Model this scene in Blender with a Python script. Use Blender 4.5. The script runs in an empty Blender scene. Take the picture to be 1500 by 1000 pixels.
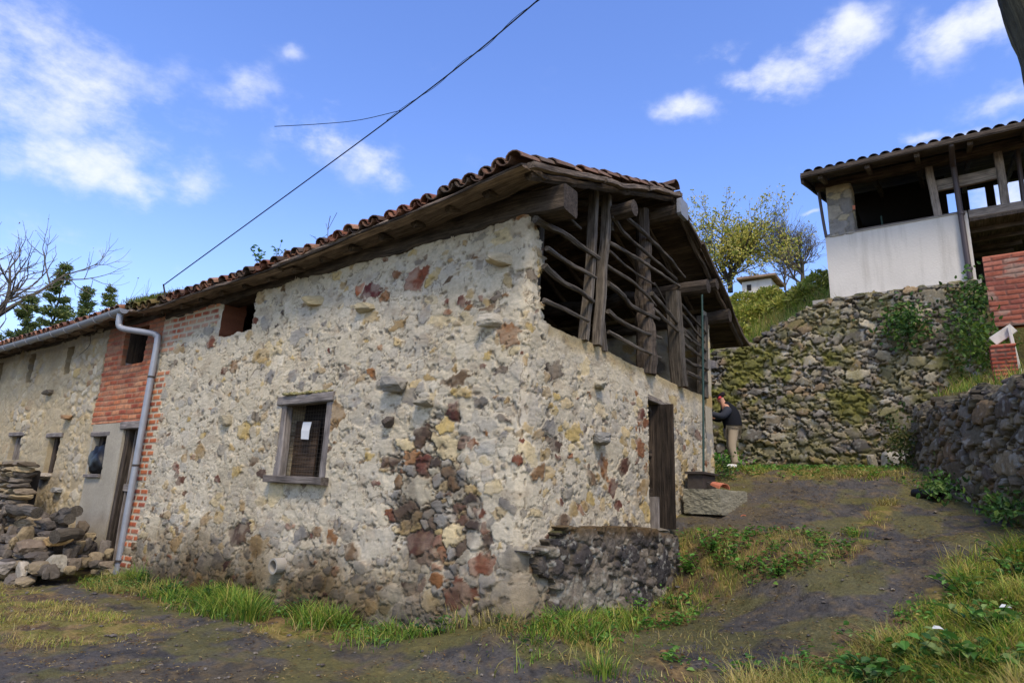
import bpy, math
import numpy as np
from mathutils import Vector, Matrix
S = bpy.context.scene
COL = S.collection
R = math.radians

# ------------------------------------------------------------------ camera
CP = np.array([-5.82481, -3.88221, 1.17398])
F_PX, PITCH, ROLL, YAW = 951.65, 0.24448, 0.03969, 0.6108
fw = np.array([math.cos(YAW)*math.cos(PITCH), math.sin(YAW)*math.cos(PITCH), math.sin(PITCH)])
rt = np.array([math.sin(YAW), -math.cos(YAW), 0.0]); up = np.cross(rt, fw)
cr = math.cos(ROLL)*rt + math.sin(ROLL)*up; cu = np.cross(cr, fw)
cam = bpy.data.cameras.new("camera")
cam.sensor_width = 36; cam.lens = 36*F_PX/1500
cam.clip_start = .05; cam.clip_end = 3000
co = bpy.data.objects.new("camera", cam); COL.objects.link(co)
co.matrix_world = Matrix(((cr[0], cu[0], -fw[0], CP[0]), (cr[1], cu[1], -fw[1], CP[1]), (cr[2], cu[2], -fw[2], CP[2]), (0, 0, 0, 1)))
S.camera = co

# ------------------------------------------------------------------ sky, sun, exposure
SUN_DIR = Vector((-0.62, -0.60, 1.10)).normalized()
SUN_EL = math.asin(SUN_DIR.z); SUN_AZ = math.atan2(SUN_DIR.x, SUN_DIR.y)
W = bpy.data.worlds.new("World"); S.world = W; W.use_nodes = True
nt = W.node_tree; N = nt.nodes; L = nt.links
N.clear()
wo = N.new('ShaderNodeOutputWorld'); bg = N.new('ShaderNodeBackground'); L.new(bg.outputs[0], wo.inputs[0])
sky = N.new('ShaderNodeTexSky'); sky.sky_type = 'NISHITA'; sky.sun_disc = False
sky.sun_elevation = SUN_EL; sky.sun_rotation = SUN_AZ
sky.air_density = 1.0; sky.dust_density = .6; sky.ozone_density = 2.2; sky.altitude = 200
bg.inputs[1].default_value = 0.15
tc = N.new('ShaderNodeTexCoord')
CLOUDS = [(0.2287, 0.8563, 0.4632, 0.1376, 0.089, 0.8), (0.152, 0.8682, 0.4723, 0.1132, 0.0906, 0.7), (0.288, 0.8766, 0.3855, 0.1064, 0.0357, 0.95), (0.3907, 0.8242, 0.4099, 0.0548, 0.0383, 0.6), (0.4051, 0.7437, 0.5317, 0.0545, 0.0273, 0.55), (0.515, 0.7044, 0.4885, 0.0773, 0.0329, 0.75), (0.5735, 0.6678, 0.4745, 0.0475, 0.0257, 0.8), (0.4386, 0.689, 0.5769, 0.0165, 0.011, 0.5), (0.8049, 0.1589, 0.5718, 0.0774, 0.0237, 0.95), (0.7928, 0.2672, 0.5478, 0.0594, 0.023, 0.75), (0.8069, 0.0797, 0.5853, 0.0539, 0.033, 0.9), (0.7719, 0.2111, 0.5997, 0.0414, 0.0166, 0.55), (0.829, -0.05, 0.557, 0.0724, 0.029, 0.9), (0.8208, -0.0955, 0.5632, 0.0541, 0.0386, 0.95), (0.8695, -0.0818, 0.4871, 0.0481, 0.0144, 0.7), (0.8832, 0.0026, 0.4689, 0.0326, 0.0077, 0.7), (0.8853, -0.066, 0.4602, 0.0573, 0.0115, 0.7), (0.934, -0.0871, 0.3466, 0.049, 0.0981, 0.9), (0.3361, 0.8947, 0.2942, 0.0615, 0.0176, 0.5), (0.4277, 0.8554, 0.2921, 0.028, 0.0093, 0.4), (0.9037, 0.1439, 0.4033, 0.0113, 0.0047, 0.8), (0.4611, 0.7738, 0.4343, 0.0569, 0.019, 0.25), (0.5102, 0.6766, 0.5309, 0.0478, 0.0096, 0.3), (0.2653, 0.9294, 0.2565, 0.0747, 0.0498, 0.4), (0.3594, 0.8092, 0.4648, 0.0535, 0.0143, 0.35), (0.9555, -0.1169, 0.2708, 0.0719, 0.0719, 0.9), (0.8592, -0.1807, 0.4787, 0.066, 0.0293, 0.8), (0.1201, 0.9402, 0.3189, 0.0877, 0.0366, 0.8), (0.0673, 0.9136, 0.4011, 0.0969, 0.0554, 0.6), (0.6147, 0.2969, 0.7308, 0.1047, 0.0262, 0.6), (0.2898, 0.672, 0.6815, 0.1132, 0.0323, 0.6),
  (-.6, -.5, .62, .5, .3, .95), (.1, -.9, .5, .4, .25, .9), (-.9, .15, .45, .35, .25, .9), (-.2, -.2, .95, .4, .3, .9), (-.5, .6, .75, .3, .2, .8), (.5, -.75, .6, .25, .2, .8), (-.8, -.5, .2, .5, .15, .9)]  # this row: unseen clouds behind and overhead, added to whiten the ambient light
def vm(op, a, b=None):
    n = N.new('ShaderNodeVectorMath'); n.operation = op
    for i, q in enumerate((a, b)):
        if q is None: continue
        if isinstance(q, (tuple, list)): n.inputs[i].default_value = q
        else: L.new(q, n.inputs[i])
    return n.outputs['Value'] if op in ('DOT_PRODUCT', 'LENGTH') else n.outputs['Vector']
def mm(op, a, b=None, cl=False):
    n = N.new('ShaderNodeMath'); n.operation = op; n.use_clamp = cl
    for i, q in enumerate((a, b)):
        if q is None: continue
        if isinstance(q, (int, float)): n.inputs[i].default_value = q
        else: L.new(q, n.inputs[i])
    return n.outputs[0]
gen = tc.outputs['Generated']
def noise(scale, det, rough=.55, vec=None):
    n = N.new('ShaderNodeTexNoise'); n.inputs['Scale'].default_value = scale; n.inputs['Detail'].default_value = det; n.inputs['Roughness'].default_value = rough
    L.new(vec if vec is not None else gen, n.inputs['Vector']); return n
wn = noise(7, 4)
wv = vm('MULTIPLY', vm('SUBTRACT', wn.outputs['Color'], (.5, .5, .5)), (.10, .10, .10))
dirv = vm('ADD', gen, wv)
acc = None
for (cx, cy, cz, rx, ry, w) in CLOUDS:
    c = Vector((cx, cy, cz)).normalized(); t1 = c.cross(Vector((0, 0, 1))).normalized(); t2 = t1.cross(c)
    d = vm('SUBTRACT', dirv, tuple(c))
    a = vm('DOT_PRODUCT', d, tuple(t1/(rx*1.45))); b = vm('DOT_PRODUCT', d, tuple(t2/(ry*1.6))); e = vm('DOT_PRODUCT', d, tuple(c*2.5))
    cb = N.new('ShaderNodeCombineXYZ'); L.new(a, cb.inputs[0]); L.new(b, cb.inputs[1]); L.new(e, cb.inputs[2])
    ln = vm('LENGTH', cb.outputs[0])
    mr = N.new('ShaderNodeMapRange'); mr.inputs[1].default_value = 1.25; mr.inputs[2].default_value = 0.0; mr.inputs[3].default_value = 0; mr.inputs[4].default_value = w; mr.interpolation_type = 'SMOOTHSTEP'
    L.new(ln, mr.inputs[0])
    acc = mr.outputs[0] if acc is None else mm('MAXIMUM', acc, mr.outputs[0])
sq = vm('MULTIPLY', gen, (1, 1, 1.7))
n2 = noise(10, 10, .62, sq)
dens = mm('ADD', mm('MULTIPLY', acc, .82), mm('MULTIPLY', mm('SUBTRACT', n2.outputs['Fac'], .5), 2.1))
mr = N.new('ShaderNodeMapRange'); mr.interpolation_type = 'SMOOTHSTEP'; mr.inputs[1].default_value = .16; mr.inputs[2].default_value = 1.05; mr.inputs[4].default_value = .86
L.new(dens, mr.inputs[0])
cl_fac = mm('MULTIPLY', mr.outputs[0], mm('MULTIPLY', mm('ADD', acc, .12), 1.25, True), True)
hs = N.new('ShaderNodeHueSaturation'); hs.inputs['Saturation'].default_value = 1.17; hs.inputs['Hue'].default_value = .516; hs.inputs['Value'].default_value = 2.05
L.new(sky.outputs[0], hs.inputs['Color'])
n3 = noise(16, 5, .5, sq)
ccol = N.new('ShaderNodeMixRGB'); ccol.inputs[1].default_value = (5.6, 5.95, 7.1, 1); ccol.inputs[2].default_value = (7.3, 7.3, 7.8, 1); L.new(n3.outputs['Fac'], ccol.inputs[0])
mx = N.new('ShaderNodeMixRGB'); L.new(cl_fac, mx.inputs[0]); L.new(hs.outputs[0], mx.inputs[1]); L.new(ccol.outputs[0], mx.inputs[2])
sx = N.new('ShaderNodeSeparateXYZ'); L.new(gen, sx.inputs[0])
hz = N.new('ShaderNodeMapRange'); hz.interpolation_type = 'SMOOTHSTEP'; hz.inputs[1].default_value = .44; hz.inputs[2].default_value = .0; hz.inputs[4].default_value = .45; L.new(sx.outputs[2], hz.inputs[0])
mh = N.new('ShaderNodeMixRGB'); L.new(hz.outputs[0], mh.inputs[0]); L.new(mx.outputs[0], mh.inputs[1]); mh.inputs[2].default_value = (4.3, 5.3, 7.4, 1)
L.new(mh.outputs[0], bg.inputs[0])
sl = bpy.data.lights.new("sun", 'SUN'); sl.energy = 2.7; sl.angle = R(14); sl.color = (1, .88, .70)
so = bpy.data.objects.new("sun", sl); COL.objects.link(so); so.rotation_euler = SUN_DIR.to_track_quat('Z', 'Y').to_euler(); so.location = (-10, -10, 20)
S.view_settings.view_transform = 'Standard'; S.view_settings.look = 'None'; S.view_settings.gamma = 1
S.view_settings.exposure = 0.12

# ------------------------------------------------------------------ helpers
def lin(c):
    c = np.asarray(c, float)/255.0
    return np.where(c <= .04045, c/12.92, ((c+.055)/1.055)**2.4)
def sm(a, b, t):
    t = np.clip((np.asarray(t, float)-a)/(b-a), 0, 1); return t*t*(3-2*t)
def hsh(ix, iy, iz, s):
    h = (ix.astype(np.int64)*374761393 + iy.astype(np.int64)*668265263 + iz.astype(np.int64)*1440662683 + s*974634407) & 0xffffffff
    h = ((h ^ (h >> 13))*1274126177) & 0xffffffff
    h = (h ^ (h >> 16)) & 0xffffff
    return h/float(0xffffff)
def vn(x, y, z=0.0, s=0):
    x, y, z = np.broadcast_arrays(np.asarray(x, float), np.asarray(y, float), np.asarray(z, float))
    ix, iy, iz = np.floor(x), np.floor(y), np.floor(z)
    fx, fy, fz = x-ix, y-iy, z-iz
    fx = fx*fx*(3-2*fx); fy = fy*fy*(3-2*fy); fz = fz*fz*(3-2*fz)
    r = 0
    for dz in (0, 1):
        wz = fz if dz else 1-fz
        for dy in (0, 1):
            wy = fy if dy else 1-fy
            r = r + wz*wy*((1-fx)*hsh(ix, iy+dy, iz+dz, s)+fx*hsh(ix+1, iy+dy, iz+dz, s))
    return r
def fbm(x, y, z=0.0, s=0, o=4):
    a, t, r = .5, 0, 0
    for k in range(o):
        r = r+a*vn(np.asarray(x)*2**k, np.asarray(y)*2**k, np.asarray(z)*2**k, s+k*17); t += a; a *= .5
    return r/t
def link(o, parent=None):
    COL.objects.link(o)
    if parent is not None: o.parent = parent
    return o
def tag(o, label=None, cat=None, group=None, kind=None):
    if label: o['label'] = label
    if cat: o['category'] = cat
    if group: o['group'] = group
    if kind: o['kind'] = kind
    return o
def thing(name, label, cat, loc=(0, 0, 0), group=None):
    o = bpy.data.objects.new(name, None); o.location = loc; o.empty_display_size = .2; link(o)
    return tag(o, label, cat, group)
def wloc(o):
    p = np.zeros(3)
    while o is not None:
        p = p+np.array(o.location); o = o.parent
    return p
class MB:
    def __init__(s): s.v = []; s.f = []; s.c = []; s.g = []; s.n = 0
    def add(s, v, f, col=(.5, .5, .5), gv=None):
        v = np.asarray(v, float); f = np.asarray(f, int)
        s.v.append(v)
        if f.ndim == 1: f = f.reshape(1, -1)
        s.f.append(f+s.n); s.n += len(v)
        col = np.asarray(col, float)
        s.c.append(np.broadcast_to(col, (len(v), 3)) if col.ndim == 1 else col)
        s.g.append(v*1.0 if gv is None else gv)
        return s
    def build(s, name, mat, parent=None, smooth=False, loc=None):
        V = np.concatenate(s.v); C_ = np.concatenate(s.c); G = np.concatenate(s.g)
        base = wloc(parent) if parent is not None else np.array(loc if loc is not None else (0, 0, 0), float)
        me = bpy.data.meshes.new(name)
        me.vertices.add(len(V)); me.vertices.foreach_set('co', (V-base).astype(np.float32).ravel())
        tot = [np.full(len(f), f.shape[1]) for f in s.f]; tot = np.concatenate(tot)
        idx = np.concatenate([f.ravel() for f in s.f])
        me.loops.add(len(idx)); me.loops.foreach_set('vertex_index', idx.astype(np.int32))
        me.polygons.add(len(tot)); st = np.concatenate([[0], np.cumsum(tot)[:-1]])
        me.polygons.foreach_set('loop_start', st.astype(np.int32)); me.polygons.foreach_set('loop_total', tot.astype(np.int32))
        me.update(calc_edges=True)
        a = me.attributes.new('Col', 'FLOAT_COLOR', 'POINT')
        a.data.foreach_set('color', np.concatenate([C_, np.ones((len(C_), 1))], 1).astype(np.float32).ravel())
        a = me.attributes.new('gv', 'FLOAT_VECTOR', 'POINT'); a.data.foreach_set('vector', G.astype(np.float32).ravel())
        me.polygons.foreach_set('use_smooth', np.full(len(tot), smooth))
        me.materials.append(mat)
        o = bpy.data.objects.new(name, me)
        if parent is None: o.location = base
        return link(o, parent)

# ------------------------------------------------------------------ materials
def mat_base(name, rough=.85, spec=.3):
    m = bpy.data.materials.new(name); m.use_nodes = True
    t = m.node_tree; b = t.nodes['Principled BSDF']; b.inputs['Roughness'].default_value = rough; b.inputs['Specular IOR Level'].default_value = spec
    return m, t, b
def nz(t, scale, det=4, rough=.55, vec=None):
    n = t.nodes.new('ShaderNodeTexNoise'); n.inputs['Scale'].default_value = scale; n.inputs['Detail'].default_value = det; n.inputs['Roughness'].default_value = rough
    if vec is not None: t.links.new(vec, n.inputs['Vector'])
    return n
def ramp(t, src, a, b, lo, hi):
    n = t.nodes.new('ShaderNodeMapRange'); t.links.new(src, n.inputs[0])
    for i, q in enumerate((a, b, lo, hi)): n.inputs[i+1].default_value = q
    return n.outputs[0]
def mul(t, col, fac):
    n = t.nodes.new('ShaderNodeMixRGB'); n.blend_type = 'MULTIPLY'; n.inputs[0].default_value = 1
    t.links.new(col, n.inputs[1]); t.links.new(fac, n.inputs[2]); return n.outputs[0]
def mixc(t, fac, a, b):
    n = t.nodes.new('ShaderNodeMixRGB'); t.links.new(fac, n.inputs[0])
    for i, q in enumerate((a, b)):
        if isinstance(q, tuple): n.inputs[i+1].default_value = q+(1,)
        else: t.links.new(q, n.inputs[i+1])
    return n.outputs[0]
def bump(t, b, h, dist, strength=1.0):
    n = t.nodes.new('ShaderNodeBump'); n.inputs['Distance'].default_value = dist; n.inputs['Strength'].default_value = strength
    t.links.new(h, n.inputs['Height']); t.links.new(n.outputs[0], b.inputs['Normal'])
def M_attr(name, rough=.9, vary=.25, vscale=30, bd=.006, bscale=90, spec=.25, lichen=None):
    m, t, b = mat_base(name, rough, spec)
    at = t.nodes.new('ShaderNodeAttribute'); at.attribute_name = 'Col'
    tcn = t.nodes.new('ShaderNodeTexCoord'); ob = tcn.outputs['Object']
    n1 = nz(t, vscale, 6, .65, ob)
    c = mul(t, at.outputs['Color'], ramp(t, n1.outputs['Fac'], .25, .75, 1-vary, 1+vary))
    if lichen:
        n3 = nz(t, lichen[0], 5, .7, ob)
        c = mixc(t, ramp(t, n3.outputs['Fac'], lichen[1], lichen[1]+.07, 0, lichen[2]), c, lichen[3])
    t.links.new(c, b.inputs['Base Color'])
    n2 = nz(t, bscale, 6, .65, ob)
    if bd: bump(t, b, n2.outputs['Fac'], bd)
    return m
def M_wood(name, c1, c2, rough=.85):
    m, t, b = mat_base(name, rough, .2)
    at = t.nodes.new('ShaderNodeAttribute'); at.attribute_name = 'gv'
    cat = t.nodes.new('ShaderNodeAttribute'); cat.attribute_name = 'Col'
    mp = t.nodes.new('ShaderNodeMapping'); mp.inputs['Scale'].default_value = (2.2, 38, 38); t.links.new(at.outputs['Vector'], mp.inputs['Vector'])
    n1 = nz(t, 1, 6, .65, mp.outputs[0]); n1.inputs['Distortion'].default_value = .6
    mp2 = t.nodes.new('ShaderNodeMapping'); mp2.inputs['Scale'].default_value = (3, 6, 6); t.links.new(at.outputs['Vector'], mp2.inputs['Vector'])
    n2 = nz(t, 1, 5, .6, mp2.outputs[0])
    c = mixc(t, ramp(t, n1.outputs['Fac'], .3, .7, 0, 1), tuple(lin(c1)), tuple(lin(c2)))
    c = mul(t, c, ramp(t, n2.outputs['Fac'], .3, .7, .55, 1.35))
    c = mul(t, c, cat.outputs['Color'])
    t.links.new(c, b.inputs['Base Color'])
    bump(t, b, n1.outputs['Fac'], .02)
    return m
def M_plain(name, c, rough=.6, metal=0, vary=.12, vscale=12, bd=.002, bscale=60, spec=.4):
    m, t, b = mat_base(name, rough, spec); b.inputs['Metallic'].default_value = metal
    tcn = t.nodes.new('ShaderNodeTexCoord'); ob = tcn.outputs['Object']
    n1 = nz(t, vscale, 6, .6, ob); col = t.nodes.new('ShaderNodeRGB'); col.outputs[0].default_value = tuple(lin(c))+(1,)
    t.links.new(mul(t, col.outputs[0], ramp(t, n1.outputs['Fac'], .25, .75, 1-vary, 1+vary)), b.inputs['Base Color'])
    if bd: bump(t, b, nz(t, bscale, 5, .6, ob).outputs['Fac'], bd)
    return m
def M_leaf(name, trans=.35, rough=.55):
    m, t, b = mat_base(name, rough, .3)
    at = t.nodes.new('ShaderNodeAttribute'); at.attribute_name = 'Col'
    t.links.new(at.outputs['Color'], b.inputs['Base Color'])
    tr = t.nodes.new('ShaderNodeBsdfTranslucent'); t.links.new(at.outputs['Color'], tr.inputs[0])
    ms = t.nodes.new('ShaderNodeMixShader'); ms.inputs[0].default_value = trans
    t.links.new(b.outputs[0], ms.inputs[1]); t.links.new(tr.outputs[0], ms.inputs[2])
    t.links.new(ms.outputs[0], t.nodes['Material Output'].inputs[0])
    return m
m_lime = M_attr('lime_rubble', .92, .16, 26, .012, 75)
m_dry = M_attr('dry_stone', .93, .35, 22, .012, 55, lichen=(14, .62, .5, (.30, .30, .26)))
m_dark = M_attr('dark_mossy_stone', .9, .4, 18, .02, 40, lichen=(22, .63, .7, (.34, .34, .32)))
m_brick = M_attr('brick', .92, .22, 20, .006, 120)
m_tile = M_attr('roof_tile', .9, .35, 14, .006, 60, lichen=(9, .60, .45, (.16, .15, .12)))
m_ground = M_attr('ground', .88, .42, 26, .035, 26)
t_ = m_ground.node_tree; b_ = t_.nodes['Principled BSDF']; n_ = nz(t_, 1.3, 5, .6, [q for q in t_.nodes if q.type == 'TEX_COORD'][0].outputs['Object'])
t_.links.new(ramp(t_, n_.outputs['Fac'], .42, .58, .55, .95), b_.inputs['Roughness'])
m_attr = M_attr('painted_thing', .8, .08, 30, .002, 60)
m_rock = M_attr('loose_rock', .92, .3, 16, .012, 40, lichen=(16, .64, .4, (.36, .36, .31)))
m_wood = M_wood('weathered_wood', (60, 52, 45), (150, 138, 122))
m_dkwood = M_wood('old_dark_wood', (34, 29, 25), (98, 86, 74))
m_roofwood = M_wood('sooty_roof_wood', (40, 34, 29), (112, 97, 82))
m_greywood = M_wood('grey_wood', (92, 84, 78), (156, 146, 136))
m_bark = M_wood('bark', (50, 44, 36), (96, 88, 76))
m_leaf = M_leaf('leaves'); m_grass = M_leaf('grass_blades', .4)
m_zinc = M_plain('zinc', (150, 152, 156), .5, .35, .12, 8, .001)
m_black = M_plain('black_plastic', (20, 20, 21), .42, 0, .2, 10, .012, 9, .25)
m_iron = M_plain('rusty_iron', (70, 62, 56), .7, .3, .3, 12, .003)
m_green = M_plain('green_pipe', (38, 64, 56), .5)
m_white = M_plain('white_render', (208, 199, 184), .9, 0, .07, 1.3, .006, 26)
def stain(m, col, k):
    t = m.node_tree; b = t.nodes['Principled BSDF']; ob = [q for q in t.nodes if q.type == 'TEX_COORD'][0].outputs['Object']
    mp = t.nodes.new('ShaderNodeMapping'); mp.inputs['Scale'].default_value = (5, 5, .5); t.links.new(ob, mp.inputs['Vector'])
    n1 = nz(t, 1, 6, .65, mp.outputs[0]); src = b.inputs['Base Color'].links[0].from_socket
    t.links.new(mixc(t, ramp(t, n1.outputs['Fac'], .5, .75, 0, k), src, tuple(lin(col))), b.inputs['Base Color'])
stain(m_white, (150, 140, 122), .45)
m_conc = M_plain('concrete', (158, 150, 136), .9, 0, .14, 6, .006, 50)
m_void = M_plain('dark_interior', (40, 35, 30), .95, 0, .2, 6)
m_brownpipe = M_plain('brown_pipe', (74, 62, 58), .45)
m_terra = M_plain('terracotta', (196, 118, 88), .85, 0, .12, 20)
m_paper = M_plain('paper', (205, 205, 202), .8, 0, .06, 8)
m_cloth = M_attr('cloth', .9, .12, 40, .004, 60)

# ------------------------------------------------------------------ shape tools
def spline(pts, n):
    P = np.asarray(pts, float)
    if len(P) == 2:
        t = np.linspace(0, 1, n)[:, None]; return P[0]*(1-t)+P[1]*t
    Q = np.vstack([2*P[0]-P[1], P, 2*P[-1]-P[-2]]); out = []
    for t in np.linspace(0, len(P)-1-1e-6, n):
        i = int(t); u = t-i; a, b, c, d = Q[i:i+4]
        out.append(.5*((2*b)+(c-a)*u+(2*a-5*b+4*c-d)*u*u+(3*b-a-3*c+d)*u**3))
    return np.array(out)
def frames(P):
    T = np.gradient(P, axis=0); T /= np.linalg.norm(T, axis=1)[:, None]+1e-12
    ref = np.array([0, 0, 1.0]) if abs(T[0][2]) < .9 else np.array([1.0, 0, 0])
    A = []; a = np.cross(ref, T[0]); a /= np.linalg.norm(a)
    for t in T:
        a = a-t*(a@t); a /= np.linalg.norm(a)+1e-12; A.append(a)
    A = np.array(A); return T, A, np.cross(T, A)
def sweep(mb, P, prof, scale=None, jit=0, seed=0, col=(1, 1, 1), cap=True, gofs=None):
    """profile (k,2) swept along points P, gv = along / across for the wood grain"""
    P = np.asarray(P, float); prof = np.asarray(prof, float); n, k = len(P), len(prof)
    T, A, B = frames(P); sc = np.ones(n) if scale is None else np.asarray(scale, float)
    al = np.concatenate([[0], np.cumsum(np.linalg.norm(np.diff(P, axis=0), axis=1))])
    rg = np.random.RandomState(seed)
    off = rg.rand(3)*20
    q = prof[None]*sc[:, None, None]
    if jit:
        th = np.arange(k)/k*2*math.pi
        j = 1+jit*(fbm(al[:, None]*5+off[0], np.cos(th)[None]*1.4+9, np.sin(th)[None]*1.4+off[1], seed % 97, 3)-.5)*2
        q = q*j[..., None]
    V = P[:, None]+A[:, None]*q[..., :1]+B[:, None]*q[..., 1:]
    G = np.concatenate([np.broadcast_to(al[:, None, None], (n, k, 1)), q], 2)+off
    i = np.arange(n-1)[:, None]*k; j0 = np.arange(k)[None]; j1 = (j0+1) % k
    Fq = np.stack([i+j0, i+j1, i+k+j1, i+k+j0], -1).reshape(-1, 4)
    mb.add(V.reshape(-1, 3), Fq, col, G.reshape(-1, 3))
    if cap:
        for e, o in ((0, -1), (n-1, 1)):
            vv = V[e]; ids = np.arange(k) if o > 0 else np.arange(k)[::-1]
            mb.add(vv[ids], np.arange(k)[None], np.asarray(col)*.9, G[e][ids]*np.array([1, 1, 1]))
    return mb
def rectp(w, h, b=.12):
    b *= min(w, h); w /= 2; h /= 2
    return np.array([(-w+b, -h), (w-b, -h), (w, -h+b), (w, h-b), (w-b, h), (-w+b, h), (-w, h-b), (-w, -h+b)])
def circ(r, k=8): a = np.arange(k)/k*2*math.pi; return np.stack([np.cos(a)*r, np.sin(a)*r], 1)
def timber(mb, p0, p1, w, h, seed=0, jit=.08, col=(1, 1, 1), bow=0, n=None):
    p0 = np.array(p0, float); p1 = np.array(p1, float); ln = np.linalg.norm(p1-p0); n = n or max(3, int(ln/.18)+2)
    P = spline([p0, p1], n); rg = np.random.RandomState(seed)
    wob = (fbm(np.linspace(0, ln*1.2, n)+seed*3.1, seed*.7, 0, 5, 2)-.5)*jit*.5
    wob2 = (fbm(np.linspace(0, ln*1.2, n)+seed*5.3, seed*.3, 0, 8, 2)-.5)*jit*.5
    T, A, B = frames(P)
    P = P+A*wob[:, None]+B*wob2[:, None]
    return sweep(mb, P, rectp(w, h), None, jit*.8, seed+1, col)
def log(mb, pts, r0, r1=None, seed=0, k=8, jit=.18, col=(1, 1, 1)):
    P = np.asarray(pts, float); ln = np.sum(np.linalg.norm(np.diff(P, axis=0), axis=1)); n = max(5, int(ln/.07))
    Q = spline(P, n)
    rg = seed*1.7
    Q = Q+np.stack([(fbm(np.linspace(0, ln*3, n)+rg+q*31, rg+q, 0, 3, 2)-.5)*r0*1.2 for q in range(3)], 1)*np.sin(np.linspace(0, math.pi, n))[:, None]
    return sweep(mb, Q, circ(1, k), np.linspace(r0, r0 if r1 is None else r1, n), jit, seed, col)
def tube(mb, pts, r, n=None, k=10, col=(1, 1, 1), cap=True):
    P = np.asarray(pts, float); P = P if n is None else spline(P, n)
    return sweep(mb, P, circ(1, k), np.full(len(P), r) if np.isscalar(r) else r, 0, 0, col, cap)
def box(mb, lo, hi, col=(1, 1, 1), bev=.1):
    lo = np.array(lo, float); hi = np.array(hi, float); c = (lo+hi)/2; s = hi-lo
    ax = int(np.argmax(s)); o = [i for i in range(3) if i != ax]
    P = np.array([c, c]); P[0][ax] = lo[ax]; P[1][ax] = hi[ax]
    T, A, B = frames(P)
    w = abs(A[0]@s); h = abs(B[0]@s)
    return sweep(mb, P, rectp(w, h, bev), col=col)
ICO = {}
def ico(lv=3):
    if lv not in ICO:
        import bmesh
        bm = bmesh.new(); bmesh.ops.create_icosphere(bm, subdivisions=lv, radius=1)
        ICO[lv] = (np.array([v.co[:] for v in bm.verts]), np.array([[v.index for v in f.verts] for f in bm.faces])); bm.free()
    return ICO[lv]
def rock(mb, c, size, seed, col, yaw=0, nplanes=11, tilt=0, moss=None, boxy=False):
    d, f = ico(6 if boxy else 3); rg = np.random.RandomState(seed)
    n = rg.normal(size=(nplanes, 3)); n /= np.linalg.norm(n, axis=1)[:, None]
    n = np.vstack([n, np.eye(3), -np.eye(3)]); h = np.concatenate([rg.uniform(.62, .98, nplanes), rg.uniform(.8, .95, 6)])
    if boxy: h = np.concatenate([rg.uniform(1.06, 1.2, nplanes), rg.uniform(.72, .78, 6)])
    dn = d@n.T; r = np.where(dn > .05, h[None]/np.maximum(dn, .05), 9).min(1); r = np.minimum(r, 1.25)
    r = r*(1+(.03 if boxy else .10)*(fbm(d[:, 0]*2.5+seed, d[:, 1]*2.5, d[:, 2]*2.5, seed % 50, 3)-.5)*2+(.03 if boxy else .09)*(fbm(d[:, 0]*7+seed, d[:, 1]*7, d[:, 2]*(7 if boxy else 11), seed % 50+3, 3)-.5)*2)
    v = d*r[:, None]*np.asarray(size)[None]*.5
    cy, sy = math.cos(yaw), math.sin(yaw); ct, s_ = math.cos(tilt), math.sin(tilt)
    v = v@np.array([[ct, 0, -s_], [0, 1, 0], [s_, 0, ct]]).T
    v = v@np.array([[cy, -sy, 0], [sy, cy, 0], [0, 0, 1]]).T
    cc = np.asarray(col, float)[None]*(0.75+.5*fbm(d[:, 0]*2+seed, d[:, 1]*2, d[:, 2]*3, 4, 4))[:, None]
    if moss is not None:
        mk = sm(.35, .7, d[:, 2]*.6+fbm(d[:, 0]*3+seed, d[:, 1]*3, d[:, 2]*3, 9, 3)*.8)[:, None]*moss
        cc = cc*(1-mk)+lin((92, 90, 40))*mk
    mb.add(v+np.asarray(c), f, cc); return mb

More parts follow.
